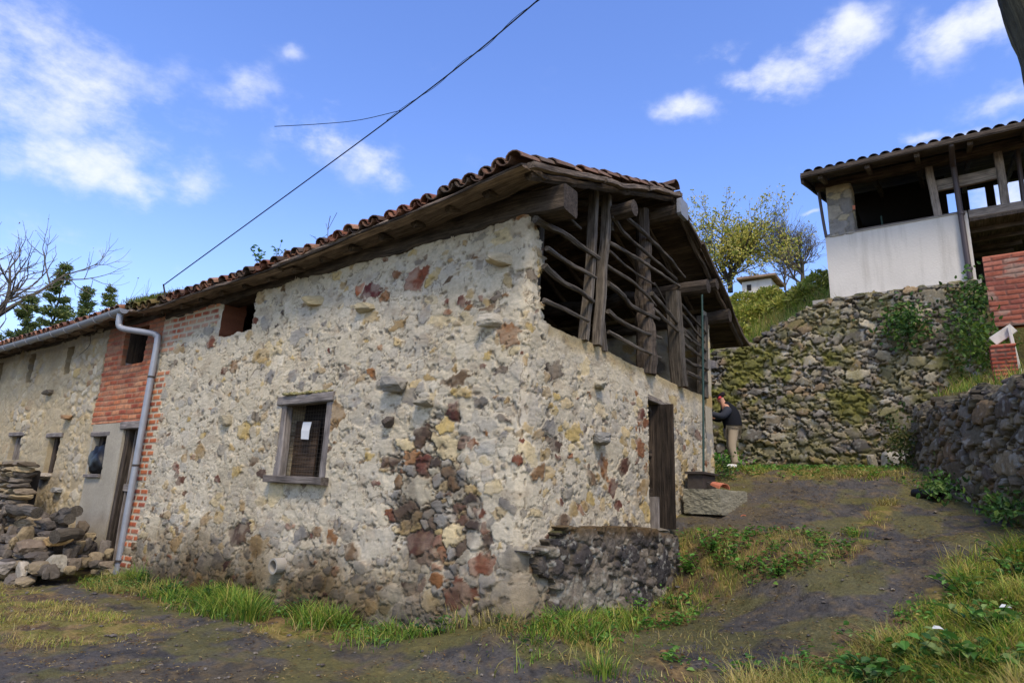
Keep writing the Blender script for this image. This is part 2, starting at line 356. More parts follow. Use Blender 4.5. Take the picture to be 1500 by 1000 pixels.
# ------------------------------------------------------------------ masonry sheets
def stone_field(u0, u1, v0, v1, res, specs, seed, stretch=1.25, asp=1.25, warp=.03, pn=2.8, hmul=None):
    rg = np.random.RandomState(seed)
    nu = int(round((u1-u0)/res))+1; nv = int(round((v1-v0)/res))+1
    U = np.linspace(u0, u1, nu)[:, None]; V = np.linspace(v0, v1, nv)[None]
    su, sv, sr = np.zeros(40000), np.zeros(40000), np.zeros(40000); k = 0
    for (r, cnt, spread, kk) in specs:
        cu_ = rg.uniform(u0, u1, cnt); cv_ = rg.uniform(v0, v1, cnt); rr = r*np.exp(rg.normal(0, spread, cnt))
        for a, b, c in zip(cu_, cv_, rr):
            if k and (((su[:k]-a)/stretch)**2+(sv[:k]-b)**2 < (kk*(sr[:k]+c))**2).any(): continue
            su[k], sv[k], sr[k] = a, b, c; k += 1
    su, sv, sr = su[:k], sv[:k], sr[:k]
    F1 = np.full((nu, nv), 9.0, np.float32); F2 = F1.copy(); ID = np.zeros((nu, nv), np.int32)
    WU = U+warp*((fbm(U*9, V*9, 0, seed+1, 3)-.5)*2+.5*(vn(U*34, V*34, 0, seed+3)-.5)); WV = V+warp*((fbm(U*9, V*9, 7, seed+2, 3)-.5)*2+.5*(vn(U*34, V*34, 0, seed+4)-.5))
    ang = rg.normal(0, .3, k); asv = asp*np.exp(rg.normal(0, .22, k)); pw = rg.uniform(pn-.7, pn+1.0, k)
    for i in range(k):
        w = sr[i]*2.1*max(1, asv[i])+warp
        a0 = max(0, int((su[i]-w-u0)/res)); a1 = min(nu, int((su[i]+w-u0)/res)+2)
        b0 = max(0, int((sv[i]-w-v0)/res)); b1 = min(nv, int((sv[i]+w-v0)/res)+2)
        if a1 <= a0 or b1 <= b0: continue
        du = WU[a0:a1, b0:b1]-su[i]; dv = WV[a0:a1, b0:b1]-sv[i]
        ca, sa = math.cos(ang[i]), math.sin(ang[i])
        x = np.abs(du*ca+dv*sa)/(sr[i]*asv[i]); y = np.abs(-du*sa+dv*ca)/(sr[i]/math.sqrt(asv[i]))
        d = (x**pw[i]+y**pw[i])**(1/pw[i])
        f1 = F1[a0:a1, b0:b1]; f2 = F2[a0:a1, b0:b1]; idd = ID[a0:a1, b0:b1]
        m = d < f1
        f2[:] = np.where(m, f1, np.minimum(f2, d)); f1[:] = np.where(m, d, f1); idd[m] = i
    return dict(U=U+0*V, V=V+0*U, F1=F1, F2=F2, ID=ID, su=su, sv=sv, sr=sr, k=k, rg=rg, res=res, ang=ang)
def sheet(name, fl, mapf, height, color, keep, mat, parent=None, thick=.4, loc=None, smooth=True, edge=None):
    """grid -> displaced mesh with cut-outs and returns round every edge"""
    U, V = fl['U'], fl['V']; nu, nv = U.shape
    P, Nn = mapf(U, V); Pd = P+Nn*height[..., None]
    kc = keep[:-1, :-1] & keep[1:, 1:] & keep[1:, :-1] & keep[:-1, 1:]
    ii, jj = np.nonzero(kc); a = ii*nv+jj
    Fq = np.stack([a, a+nv, a+nv+1, a+1], 1)
    used = np.zeros(nu*nv, bool); used[Fq.ravel()] = True; rem = np.cumsum(used)-1
    Vx = Pd.reshape(-1, 3)[used]; Nx = Nn.reshape(-1, 3)[used]; Cx = color.reshape(-1, 3)[used]; Fq = rem[Fq]; m = len(Vx)
    E = np.concatenate([Fq[:, [0, 1]], Fq[:, [1, 2]], Fq[:, [2, 3]], Fq[:, [3, 0]]])
    key = np.minimum(E[:, 0], E[:, 1]).astype(np.int64)*m+np.maximum(E[:, 0], E[:, 1])
    _, inv, cnt = np.unique(key, return_inverse=True, return_counts=True)
    be = E[cnt[inv] == 1]
    bv = np.unique(be); bm_ = np.full(m, -1); bm_[bv] = np.arange(len(bv))
    mb = MB(); mb.add(Vx, Fq, Cx)
    ring = [Vx[bv], Vx[bv]-Nx[bv]*thick]
    ce = Cx[bv] if edge is None else (edge(Vx[bv], Cx[bv]) if callable(edge) else np.broadcast_to(np.asarray(edge), Cx[bv].shape))
    nb = len(bv); a_, b_ = bm_[be[:, 0]], bm_[be[:, 1]]
    mb.add(np.concatenate(ring), np.stack([b_, a_, a_+nb, b_+nb], 1), np.concatenate([ce, ce]))
    return mb.build(name, mat, parent, smooth=smooth, loc=loc)
def bricks(U, V, bl, bh, gap, seed):
    row = np.floor(V/bh); off = (row % 2)*.5+vn(row*7.3, 1.0, 0, seed)*.15
    x = U/bl+off; c = np.floor(x); fx = (x-c)*bl; fy = (V/bh-row)*bh
    d = np.minimum(np.minimum(fx, bl-fx), np.minimum(fy, bh-fy))
    rnd = hsh(c, row, c*0, seed); rnd2 = hsh(c, row, c*0+3, seed)
    return sm(gap*.5, gap*1.3, d), rnd, rnd2
def pick(pal, r):
    pal = np.array([lin(p) for p in pal]); return pal[np.minimum((r*len(pal)).astype(int), len(pal)-1)]
def ground_z(x,y):
    x=np.asarray(x,float); y=np.asarray(y,float)
    lane=np.interp(x,[-400,-60,-20,-8,-6,-3,-1,0,2,4,6,7.3,9,12,30],[-6,-3,-1.2,-.56,-.5,-.40,-.30,-.17,.36,.93,1.50,1.98,2.08,2.12,2.2])
    low=np.interp(x,[-1,0,1.5,3,4],[-.30,-.13,-.08,.02,.1])
    crest=np.interp(y,[-2.6,-2,-.4,0],[2.6,3.1,4.0,4.1])
    k=sm(-1.3,0.1,x-crest)          # 0 below bank, 1 on the lane
    near=sm(-3.3,-1.0,y)            # 1 close to the barn, 0 out on the lane
    z=np.where(x>-1,lane*(1-near)+near*(low*(1-k)+lane*k),lane)
    front=-.28-.05*sm(0,3,-x)-.08*sm(3,8,-x)
    f=sm(-.6,.8,y)*(1-sm(-.1,.3,x))
    z=z*(1-f)+f*front
    z=z+.22*np.exp(-(x**2+(y-.2)**2)/.9)
    # grassy verge on the right of the lane
    z=z+.16*sm(-3.0,-4.0,y)*(1-sm(3.6,4.8,x))*sm(-6,-2,x)
    # terrace behind the right hand dry wall
    yw=np.interp(x,[2.5,4.6,7,8.6],[-5.3,-4.55,-3.55,-3.05])
    t=sm(0.25,.45,yw-y)*sm(2.0,3.5,x)*(1-sm(9.9,10.1,x))
    z=z*(1-t)+t*(2.85+.12*np.clip(x-4,0,6)+.35*np.clip(yw-y-.3,0,5)*.5)
    # terrace and hillside above the retaining wall
    up=sm(10.15,10.4,x)
    hill=4.85+.42*sm(1.0,-1.6,y)*2.0+np.clip(x-10.5,0,9)*.50+np.clip(x-19.5,0,14)*.2+np.clip(x-32,0,400)*.1
    z=z*(1-up)+up*hill
    return z

# ------------------------------------------------------------------ ground
def axis(lo, hi, step, far0, far1):
    a = np.arange(lo, hi+step/2, step); s = step; x = hi; r = []
    while x < far1: s *= 1.22; x += s; r.append(x)
    s = step; x = lo; l = []
    while x > far0: s *= 1.22; x -= s; l.append(x)
    return np.concatenate([l[::-1], a, r])
gx = axis(-6.5, 12.5, .06, -420, 520); gy = axis(-6.5, 12.0, .06, -420, 420)
GX, GY = np.meshgrid(gx, gy, indexing='ij')
def verge_edge(x): return np.interp(x, [-8, -3, -1, .16, 1.7, 2.1, 3.1, 3.6, 4.2], [-2.6, -2.1, -1.95, -2.25, -3.0, -3.45, -3.75, -4.4, -5.2])
def lane_rough(x, y):
    near = sm(14, 9, np.abs(x))*sm(16, 11, np.abs(y))
    return near*(.05*(fbm(x*1.6, y*1.6, 0, 5, 4)-.5)+.045*(fbm(x*6, y*6, 0, 8, 3)-.5)+.03*np.clip(fbm(x*11, y*11, 1, 9, 2)-.55, 0, 1)*2-.02*np.exp(-((fbm(x*1.3+.4*y, y*1.3, 0, 47, 4)-.5)/.012)**2))
def gz(x, y): return ground_z(x, y)+lane_rough(np.asarray(x, float), np.asarray(y, float))
def grassiness(x, y):
    nn = fbm(x*1.1, y*1.1, 0, 31, 4); n2_ = fbm(x*4, y*4, 3, 32, 3)
    A = sm(-.12, .35, verge_edge(x)-y+(n2_-.5)*.8)*(x < 4.6)
    B = sm(-1.15, -.5, x+(nn-.5)*.9)*sm(.1, -.05, x)*sm(.9, 2.0, y)
    B2 = sm(-3.6, -2.6, x)*sm(-1.0, -1.8, x)*sm(2.6, 4.0, y)*sm(9.5, 8, y)*.75
    Cc = sm(-1.5, -.5, y+(nn-.5)*.8)*sm(.1, -.2, y)*(x > -.2)*sm(3.7, 3.0, x)*.9
    Bk = sm(2.4, 2.9, x)*sm(4.3, 3.6, x+(nn-.5)*.6)*sm(-2.7, -2.0, y)*sm(0, -.3, y)*.6
    D = sm(6.5, 7.3, x+(nn-.5)*1.0)*(x < 10.1)*sm(-3.4, -2.6, y)
    D2 = sm(5.2, 6.6, x)*(x < 10.1)*sm(-1.6, -2.4, y)*.45*sm(.4, .55, nn)
    Ln = np.exp(-((y+2.55+.12*(x-3))/.22)**2)*sm(2.6, 3.4, x)*sm(6.2, 5.2, x)*sm(.42, .55, n2_)
    Fg = sm(-1.2, -.2, x)*sm(1.3, .2, x)*sm(-.7, -1.1, y)*sm(-2.3, -1.8, y)*sm(.42, .56, nn)*.8
    hill = (x > 10.3)*1.0
    yw = np.interp(x, [2.5, 4.6, 7, 8.6], [-5.3, -4.55, -3.55, -3.05])
    ter = (yw-.4 > y)*(x > 3)*(x < 10)*.8
    return np.clip(np.maximum.reduce([A, B, B2, Cc, Bk, D, D2, Ln, Fg, hill, ter]), 0, 1), A
GZ = gz(GX, GY)
def build_ground():
    x, y = GX, GY
    G, A = grassiness(x, y)
    n1 = fbm(x*.9, y*.9, 0, 41, 5); n2_ = fbm(x*3.2, y*3.2, 0, 42, 4); n3 = fbm(x*10, y*10, 0, 43, 3)
    tar = lin((82, 77, 71)); mud = lin((92, 81, 60)); wet = lin((56, 54, 53)); moss = lin((116, 112, 44)); straw = lin((160, 132, 82)); soil = lin((86, 66, 46))
    c = np.broadcast_to(tar, x.shape+(3,)).copy()
    def mx_(c, k, col): return c*(1-k[..., None])+np.asarray(col)*k[..., None]
    c = mx_(c, sm(.52, .64, n1)*.8, mud)
    c = mx_(c, sm(.52, .66, n2_)*.7, wet)
    c = mx_(c, sm(.56, .66, fbm((x*.8+y*.6)*22+9, (y*.8-x*.6)*13, 0, 44, 5))*.32, straw*.7)
    nearwall = np.maximum(sm(-1.9, -.9, y)*(x > 3)*(x < 9), sm(.8, -.4, np.abs(y+1.2)-x*.1)*(x > -2)*(x < .8)*.5)
    c = mx_(c, nearwall*sm(.38, .6, n2_)*.75, mud*1.05)
    ms = np.clip(sm(.25, .75, G+(n3-.5)*.5), 0, 1)
    c = mx_(c, ms*.85, soil)
    c = mx_(c, ms*sm(.42, .62, n2_)*.8, moss)
    c = mx_(c, sm(.15, .6, G)*sm(.5, .62, n3)*.5, straw)
    cr_ = np.exp(-((fbm(x*1.3+.4*y, y*1.3, 0, 47, 4)-.5)/.010)**2)*(1-ms)*.7; c = mx_(c, cr_, wet*.5)
    om = sm(.47, .6, fbm(x*2.1, y*2.1, 4, 48, 4))*(1-ms)*.5; c = mx_(c, om, moss*.8)
    hill = (x > 10.3)
    c = np.where(hill[..., None], lin((112, 116, 56))*(.5+1.0*n2_[..., None]), c)
    mb = MB(); nx, ny = x.shape
    i = (np.arange(nx-1)[:, None]*ny+np.arange(ny-1)[None]).ravel()
    mb.add(np.stack([x, y, GZ], -1).reshape(-1, 3), np.stack([i, i+ny, i+ny+1, i+1], 1), c.reshape(-1, 3))
    tag(mb.build('ground', m_ground, smooth=True), kind='structure')
build_ground()

# ------------------------------------------------------------------ the stone barn
barn = thing('stone_barn', 'cream rubble stone barn with open timber gable and sagging tiled roof', 'barn', (3, 4, 0))
def corner_map(U, V):
    rc = .11
    ph = np.clip((U+rc)/(2*rc), 0, 1)*math.pi/2
    px = np.where(U < -rc, 0, np.where(U > rc, U, rc-rc*np.cos(ph))); py = np.where(U < -rc, -U, np.where(U > rc, 0, rc-rc*np.sin(ph)))
    nn = np.stack([-np.cos(ph), -np.sin(ph), 0*U], -1)
    wav = .05*(fbm(U*.7, V*.9, 0, 61, 3)-.5)-.02*(V-1)*.3
    # lower part of the corner swells out a little
    wav = wav+.07*sm(1.2, -.2, V)
    P = np.stack([px, py, V], -1)+nn*wav[..., None]
    return P, nn
MORT = lin((194, 181, 155))
CREAM = [(188, 176, 150), (198, 187, 163), (176, 166, 148), (164, 156, 140), (186, 173, 145)]
TAN = [(188, 164, 118), (172, 146, 98), (196, 176, 134), (160, 134, 92), (182, 156, 98)]
GREY = [(152, 146, 134), (136, 130, 120), (164, 157, 142), (124, 117, 106), (144, 135, 118)]
RUST = [(132, 86, 56), (112, 68, 48), (144, 98, 58), (96, 64, 48), (98, 58, 46), (128, 98, 66)]
DKB = [(84, 66, 54), (100, 82, 66), (74, 62, 54), (110, 88, 64)]
def stone_colors(fl, probs, seed, mort=MORT, smear=.75, dark_joint=.5):
    """probs: function(su,sv)->(k,4) cumulative cream,tan,grey,rust ; the rest dark brown"""
    rg = np.random.RandomState(seed); k = fl['k']; r1, r2, r3 = rg.rand(k), rg.rand(k), rg.rand(k)
    cum = probs(fl['su'], fl['sv'])
    cls = (r1[:, None] > cum).sum(1)
    cols = np.zeros((k, 3))
    for i, pal in enumerate((CREAM, TAN, GREY, RUST, DKB)):
        m = cls == i; cols[m] = pick(pal, r2[m])
    cols *= (.85+.3*r3)[:, None]
    return cls, cols, rg
def barn_walls():
    res = .0125
    fl = stone_field(-8.06, 6.42, -.6, 4.62, res, [(.15, 140, .25, .7), (.098, 1300, .3, .74), (.064, 7000, .28, .75), (.036, 16000, .22, .78)], 3, warp=.05, asp=1.4, pn=3.2)
    U, V, F1, F2, ID = fl['U'], fl['V'], fl['F1'], fl['F2'], fl['ID']
    su, sv = fl['su'], fl['sv']
    nse = fbm(su*1.5, sv*1.5, 0, 71, 3)
    def rustz(u, v):
        c = -1.25+.25*(v-1.1)*-.3
        return sm(1.15, .75, np.sqrt(((u-c)/.72)**2+((v-1.28)/.92)**2)+(fbm(u*2.6, v*2.6, 0, 72, 4)-.5)*1.5)
    def lowz(u, v): return sm(.95, .25, v+(fbm(u*1.6, v*1.6, 0, 73, 3)-.5)*.8)
    bandt = lambda u, v: sm(2.72, 2.9, v)*(u > .45)
    def probs(u, v):
        k = len(u); base = np.tile([.78, .89, .945, .98], (k, 1)); right = np.tile([.58, .80, .89, .965], (k, 1))
        low = np.tile([.34, .46, .86, .95], (k, 1)); rus = np.tile([.26, .42, .66, .87], (k, 1)); bnd = np.tile([.95, .98, .99, 1.], (k, 1))
        w = sm(-.5, .6, u)[:, None]; c = base*(1-w)+right*w
        w = lowz(u, v)[:, None]; c = c*(1-w)+low*w
        w = rustz(u, v)[:, None]; c = c*(1-w)+rus*w
        w = bandt(u, v)[:, None]; return c*(1-w)+bnd*w
    cls, cols, rg = stone_colors(fl, probs, 5)
    for (y, z, rr, c) in [(1.22, 3.5, .16, (112, 66, 52)), (.72, 3.52, .16, (120, 70, 50)), (1.0, 3.48, .1, (104, 62, 48)), (1.85, 3.96, .12, (128, 72, 48)), (.99, 2.23, .13, (92, 46, 40)), (1.0, 3.25, .17, (150, 132, 100)), (2.5, 3.9, .1, (100, 50, 44)), (2.85, 4.0, .1, (172, 98, 58)), (3.1, 2.3, .11, (138, 108, 70))]:
        i = np.argmin((su+y)**2+(sv-z)**2); cols[i] = lin(c); cls[i] = 3
    edge = F2-F1
    inside = sm(1.22, 1.0, F1)
    m = sm(.04, .20, edge)*inside
    hi = rg.uniform(-.008, .02, fl['k'])
    tx, ty = rg.normal(0, .09, fl['k']), rg.normal(0, .09, fl['k'])
    expo = (cls > 0)[ID]
    rust = rustz(U, V); low = lowz(U, V); bnd = bandt(U, V)
    dome = .006*np.clip(1-F1**2, 0, 1)
    h = m*(.012+hi[ID]*.9+dome+tx[ID]*(U-su[ID])+ty[ID]*(V-sv[ID]))
    h = h*np.where(expo, 1, .72)*(1-.6*bnd)
    h = h*(.52+.35*rust+.45*low)
    fine = fbm(U*28, V*28, 0, 76, 3)-.5
    strat = fbm(U*12+ID*3.7, V*46+ID*1.3, 0, 78, 2)-.5
    h = h+.007*fine+m*.008*strat+.03*(fbm(U*2.5, V*2.5, 0, 77, 3)-.5)
    # ridged pointing round the stones
    rid = np.exp(-((edge-.16)/.10)**2)*inside*(1-m*.3)
    h = h+.007*rid*(1-rust)
    crev = sm(.10, .03, np.abs(edge-.24))*sm(.44, .58, fbm(U*5, V*5, 3, 79, 3))*inside
    holes = .7*sm(.68, .74, fbm(U*13, V*13, 6, 95, 3))*(1-bnd); h = h-.010*crev-.03*rust*sm(.14, .0, edge)-.03*rust-.025*holes
    mcol = MORT*(.86+.28*fbm(U*6, V*6, 1, 80, 4))[..., None]
    warm = sm(.4, .65, fbm(U*.9, V*.9, 2, 81, 3))[..., None]
    mcol = mcol*(1-warm*.3)+mcol*np.array([1.02, .95, .80])*warm*.3
    sc = cols[ID]*(.80+.4*fbm(U*16, V*22, 5, 82, 4))[..., None]
    sc = sc*(1+.12*strat[..., None]*2)
    limey = sm(.36, .62, fbm(U*7+ID*.11, V*7, 4, 83, 4))          # lime wash left on stones
    cov = np.where(expo, (1-m)+m*(.35*limey), (1-m)+m*(.35+.5*limey))
    cov = cov*(1-.6*rust)
    c = sc*(1-cov[..., None])+mcol*cov[..., None]
    jd = lin((80, 68, 52))
    k = np.clip(crev*.6+holes*.6+rust*.7*sm(.25, .05, edge)+low*.35*sm(.15, .04, edge), 0, .9)[..., None]; c = c*(1-k)+jd*k  # joint dirt with crease occlusion and small gap shadows painted into the colour
    # grime of the foot of the wall, and patches of grey weathering
    g = (sm(.9, -.1, V+(fbm(U*2.2, V*2.2, 0, 84, 4)-.5)*1.0)*.85*sm(2.5, -.5, U)+.32*sm(.5, .66, fbm(U*.8+4, V*.8, 0, 85, 4))*sm(2.6, .8, V))[..., None]
    c = c*(1-g)+c*lin((136, 126, 110))/lin((215, 212, 205))*g*1.0
    gm = (sm(.55, .7, fbm(U*5, V*5, 2, 86, 4))*sm(.35, -.2, V)*.6)[..., None]; c = c*(1-gm)+lin((72, 70, 40))*gm
    al = (bnd*sm(3.02, 3.2, V+(fbm(U*3, V*3, 0, 87, 3)-.5)*.25)*.6)[..., None]; c = c*(1-al)+lin((168, 142, 84))*al
    dk = (rust*.5*sm(.35, .6, fbm(U*3, V*3, 8, 96, 3)))[..., None]; c = c*(1-dk)+lin((70, 58, 48))*dk
    br_ = (sm(.60, .74, fbm(U*4.5, V*7, 3, 97, 4))*.26)[..., None]; c = c*(1-br_)+lin((134, 108, 78))*br_
    # brick mending on the left
    row = np.floor(V/.108); jag = hsh(row, row*0, row*0, 5)
    bz = ((U < -6.15-.2*fbm(U*3, V*3, 0, 88, 2)) & (V > 3.86+.3*fbm(U*2.5, V*2.5, 0, 89, 3)*sm(-7.6, -6.4, U)-.12)) | ((U < -7.60-.2*(jag-.35)) & (V > -.2) & (hsh(row, row*0+2, row*0, 6) > .18))
    bm_, r1, r2 = bricks(U, V, .26, .108, .022, 9)
    bc = pick([(176, 98, 60), (160, 82, 52), (186, 112, 70), (146, 78, 56), (168, 104, 76)], r1)*(.75+.5*fbm(U*20, V*20, 0, 90, 3))[..., None]
    wash = sm(.42, .6, fbm(U*4, V*4, 0, 91, 3))*sm(2.6, 4.0, V)*.45
    bcov = np.clip((1-bm_)+wash, 0, 1)[..., None]; bc = bc*(1-bcov)+MORT*.85*bcov
    c = np.where(bz[..., None], bc, c); h = np.where(bz, .006+.012*bm_+.006*fine, h)
    # which cells exist
    near = F1 < 1.1
    cu_ = np.where(near, su[ID], U); cv_ = np.where(near, sv[ID], V)
    topL = np.interp(-U, [0, 1, 2.6, 4, 5.3, 8.1], [4.5, 4.55, 4.55, 4.48, 4.36, 4.3])
    keep = np.where(U <= .02, V < topL+.03*(vn(U*9, 0, 0, 3)-.5), True)
    keep &= ~((U < -5.25+.05*(vn(V*7, 1, 0, 2)-.5)) & (U > -6.15) & (V > 3.70+.05*(vn(U*8, 2, 0, 2)-.5)+.02*(U+5.2)))
    keep &= ~((U > -4.22) & (U < -3.13) & (V > 1.37) & (V < 2.50))
    ue = np.interp(V, [3.2, 3.5, 4.0, 4.25, 4.5], [.46, .38, .34, .24, .02])
    keep &= (U <= .02) | (V < 3.25+.03*(vn(U*3, 0, 0, 4)-.5)) | ((cu_ < ue) & (U < ue+.12) & (cv_ < 4.42))
    keep &= ~((U > 3.38) & (U < 4.36) & (V > .5) & (V < 2.83))
    def slot_edge(p, c0):
        k = (p[:, 1] > 5.0) & (p[:, 1] < 6.4) & (p[:, 2] > 3.6) & (p[:, 0] < .3)
        return np.where(k[:, None], lin((120, 74, 52))*(.5+.8*vn(p[:, 2]*14, p[:, 1]*5, 0, 5))[:, None], c0*.9)
    sheet('wall', fl, corner_map, h, c, keep, m_lime, barn, .42, edge=slot_edge)
barn_walls()

def wall_stone(name, c, size, seed, col, yaw=0, tilt=0, parent=None):
    mb = MB(); rock(mb, c, size, seed, lin(col), yaw, 9, tilt); return mb.build(name, m_lime, parent or barn, smooth=False)
for i, (x, y, z, sx, sy, sz, col) in enumerate([(-.06, 1.9, 2.57, .30, .40, .24, (140, 134, 122)), (-.06, 1.42, 2.31, .22, .28, .11, (148, 140, 122)), (-.02, 2.62, 3.68, .16, .40, .14, (170, 156, 124)), (-.02, 3.75, 3.95, .15, .48, .17, (176, 158, 118)), (-.03, 2.0, 2.10, .2, .18, .14, (92, 82, 72)), (-.02, 5.55, 2.26, .16, .28, .2, (160, 148, 122)), (1.72, -.07, 2.02, .38, .30, .16, (136, 132, 124)), (-.02, .45, 3.22, .2, .46, .18, (176, 166, 146)), (1.7, -.04, 2.72, .26, .2, .11, (164, 156, 136)), (-.03, .36, 3.95, .22, .44, .17, (182, 166, 134))]):
    wall_stone('protruding_stone', (x, y, z), (sx, sy, sz), 40+i, col, .1*i, .05 if i % 2 else -.06)

# clay drain pipe low in the wall
def ring_pipe(name, c, axis_, r0, r1, ln, mat, parent, col=(1, 1, 1)):
    c = np.array(c, float); a = np.array(axis_, float); mb = MB(); k = 24
    T, A, B = frames(np.array([c, c+a*ln])); th = np.arange(k)/k*2*math.pi
    dirs = np.cos(th)[:, None]*A[0]+np.sin(th)[:, None]*B[0]
    ringz = [c+dirs*r1, c+a*ln+dirs*r1, c+a*ln+dirs*r0, c+dirs*r0]
    V = np.concatenate(ringz); Fq = []
    for q in range(3):
        for j in range(k): Fq.append([q*k+j, q*k+(j+1) % k, (q+1)*k+(j+1) % k, (q+1)*k+j])
    mb.add(V, np.array(Fq), col); return mb.build(name, mat, parent, smooth=False)
ring_pipe('drain_pipe', (.3, 3.70, .28), (-1, .05, -.03), .075, .100, .50, m_conc, barn)
mb = MB(); box(mb, (.25, 3.62, .18), (.27, 3.83, .38)); mb.build('drain_back', m_void, barn)

# window of the left face
win = thing('window', None, None); win.parent = barn; win.location = np.array((.06, 3.68, 1.9))-np.array(barn.location)
def wtim(name, p0, p1, w, h, seed, mat=m_greywood, parent=None, col=(1, 1, 1), jit=.05):
    mb = MB(); timber(mb, p0, p1, w, h, seed, jit, col); return mb.build(name, mat, parent if parent is not None else win)
wtim('lintel', (.05, 3.10, 2.50), (.05, 4.30, 2.485), .17, .13, 1)
wtim('jamb', (.06, 4.18, 1.42), (.06, 4.20, 2.43), .15, .13, 2)
wtim('jamb', (.06, 3.19, 1.42), (.06, 3.18, 2.43), .15, .11, 3)
wtim('sill', (.0, 3.05, 1.365), (.0, 4.29, 1.385), .24, .10, 4, col=(.7, .68, .66))
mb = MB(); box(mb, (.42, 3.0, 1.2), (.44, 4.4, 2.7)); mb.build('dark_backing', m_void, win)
mb = MB()
for i, (z0, z1) in enumerate([(1.42, 1.72), (1.725, 1.93), (1.935, 2.22)]):
    timber(mb, (.24+.006*i, 3.66, (z0+z1)/2), (.24, 4.16, (z0+z1)/2+.01), .02, z1-z0, 60+i, .02, (1.0, .85, .72))
mb.build('board', m_dkwood, win)
mb = MB()
for i in range(16):
    z = 1.45+i*.06; tube(mb, [(.13+.008*math.sin(i*2.1), 3.24, z+.004*math.sin(i)), (.13, 3.7, z-.008*math.sin(i*1.3)), (.13, 4.12, z)], .0022, 7, 4, (.5, .5, .5))
for i in range(15):
    y = 3.27+i*.058; tube(mb, [(.133, y, 1.42), (.137, y+.008*math.sin(i*1.7), 1.9), (.133, y, 2.43)], .0022, 7, 4, (.5, .5, .5))
mb.build('wire_mesh', m_iron, win)
mb = MB(); P = np.array([(.118, 3.86, 2.19), (.122, 3.68, 2.185), (.108, 3.69, 2.06), (.118, 3.70, 1.94), (.112, 3.86, 1.95), (.104, 3.862, 2.07)]); mb.add(np.concatenate([P, P+(.003, 0, 0)]), np.array([[0, 5, 2, 1], [5, 4, 3, 2], [6, 7, 8, 11], [11, 8, 9, 10], [0, 1, 7, 6], [3, 4, 10, 9]])); mb.build('paper_notice', m_paper, win)
mb = MB()
rg = np.random.RandomState(4)
for i in range(10): rock(mb, (-.02+rg.uniform(-.03, .03), 3.2+i*.1, 2.58), (.08, rg.uniform(.09, .16), .05), 300+i, lin((150, 140, 96)), moss=.5)
mb.build('mossy_ledge', m_lime, win)

# door of the right face
def panel_door():
    d = thing('door', None, None); d.parent = barn; d.location = np.array((3.85, .1, 1.0))-np.array(barn.location)
    P = lambda n, mb_, mat=m_dkwood: mb_.build(n, mat, d)
    mb = MB(); timber(mb, (3.40, .13, 2.83), (4.36, .13, 2.82), .26, .09, 7, .03, (.95, .9, .82)); P('lintel', mb, m_greywood)
    mb = MB(); timber(mb, (4.30, .03, .85), (4.31, .05, 2.79), .11, .10, 8, .04); P('jamb', mb, m_greywood)
    mb = MB(); timber(mb, (3.43, .10, .85), (3.43, .10, 2.79), .07, .1, 9, .04, (.5, .48, .46)); P('jamb', mb)
    y = .20
    lf = MB()
    timber(lf, (3.87, y, .9), (3.87, y, 2.78), .82, .035, 10, .01, (.55, .52, .49)); leaf = P('door_leaf', lf)
    pm = MB()
    for z in (1.0, 1.42, 2.02, 2.72): timber(pm, (3.48, y-.035, z), (4.26, y-.035, z), .05, .12 if z > 1 else .2, int(z*50), .02, (.95, .9, .85))
    for x in (3.5, 3.87, 4.24): timber(pm, (x, y-.036, .95), (x, y-.036, 2.76), .1, .055, int(x*70), .02, (1.0, .95, .9))
    q = pm.build('door_rails', m_dkwood, leaf)
    for x in (3.66, 4.06):
        lm = MB(); timber(lm, (x, y-.065, .85), (x, y-.065, 1.36), .34, .03, int(x*10), .03); lm.build('kick_board', m_greywood, leaf)
    hb = MB(); tube(hb, [(4.08, y-.05, 1.95), (4.08, y-.09, 1.95)], .02, k=10); tube(hb, [(4.08, y-.09, 1.9), (4.08, y-.10, 2.02)], .014, k=8); hb.build('handle', m_iron, leaf)
    mb = MB(); rock(mb, (3.86, .06, .86), (1.05, .4, .16), 71, lin((120, 112, 98))); P('threshold', mb, m_rock)
panel_door()

# roof surfaces shared by barn and house
def xe(y): return np.interp(y, [-.36, 1.5, 3, 8.3, 18], [-.72, -.52, -.44, -.42, -.48])
def ze(y): return np.interp(y, [-.36, .4, 1.25, 2.7, 4.3, 6.1, 7.4, 8.35, 8.5, 10.9, 14.5, 18], [4.82, 4.79, 4.76, 4.69, 4.57, 4.50, 4.46, 4.45, 4.52, 4.46, 4.40, 4.33])
def zr(y): return np.interp(y, [-.4, 3, 8, 18], [6.46, 6.36, 6.22, 6.1])
XR, XF, ZF = 3.82, 7.85, 4.74
def slope_frame(y, side):
    e = np.array([xe(y), y, ze(y)]) if side < 0 else np.array([XF, y, ZF+.03*math.sin(y*1.3)])
    r = np.array([XR, y, zr(y)]); D = r-e; ln = np.linalg.norm(D); D /= ln
    Nn = np.cross(D, (0, 1, 0)); Nn = Nn if Nn[2] > 0 else -Nn
    return e, D, Nn, ln
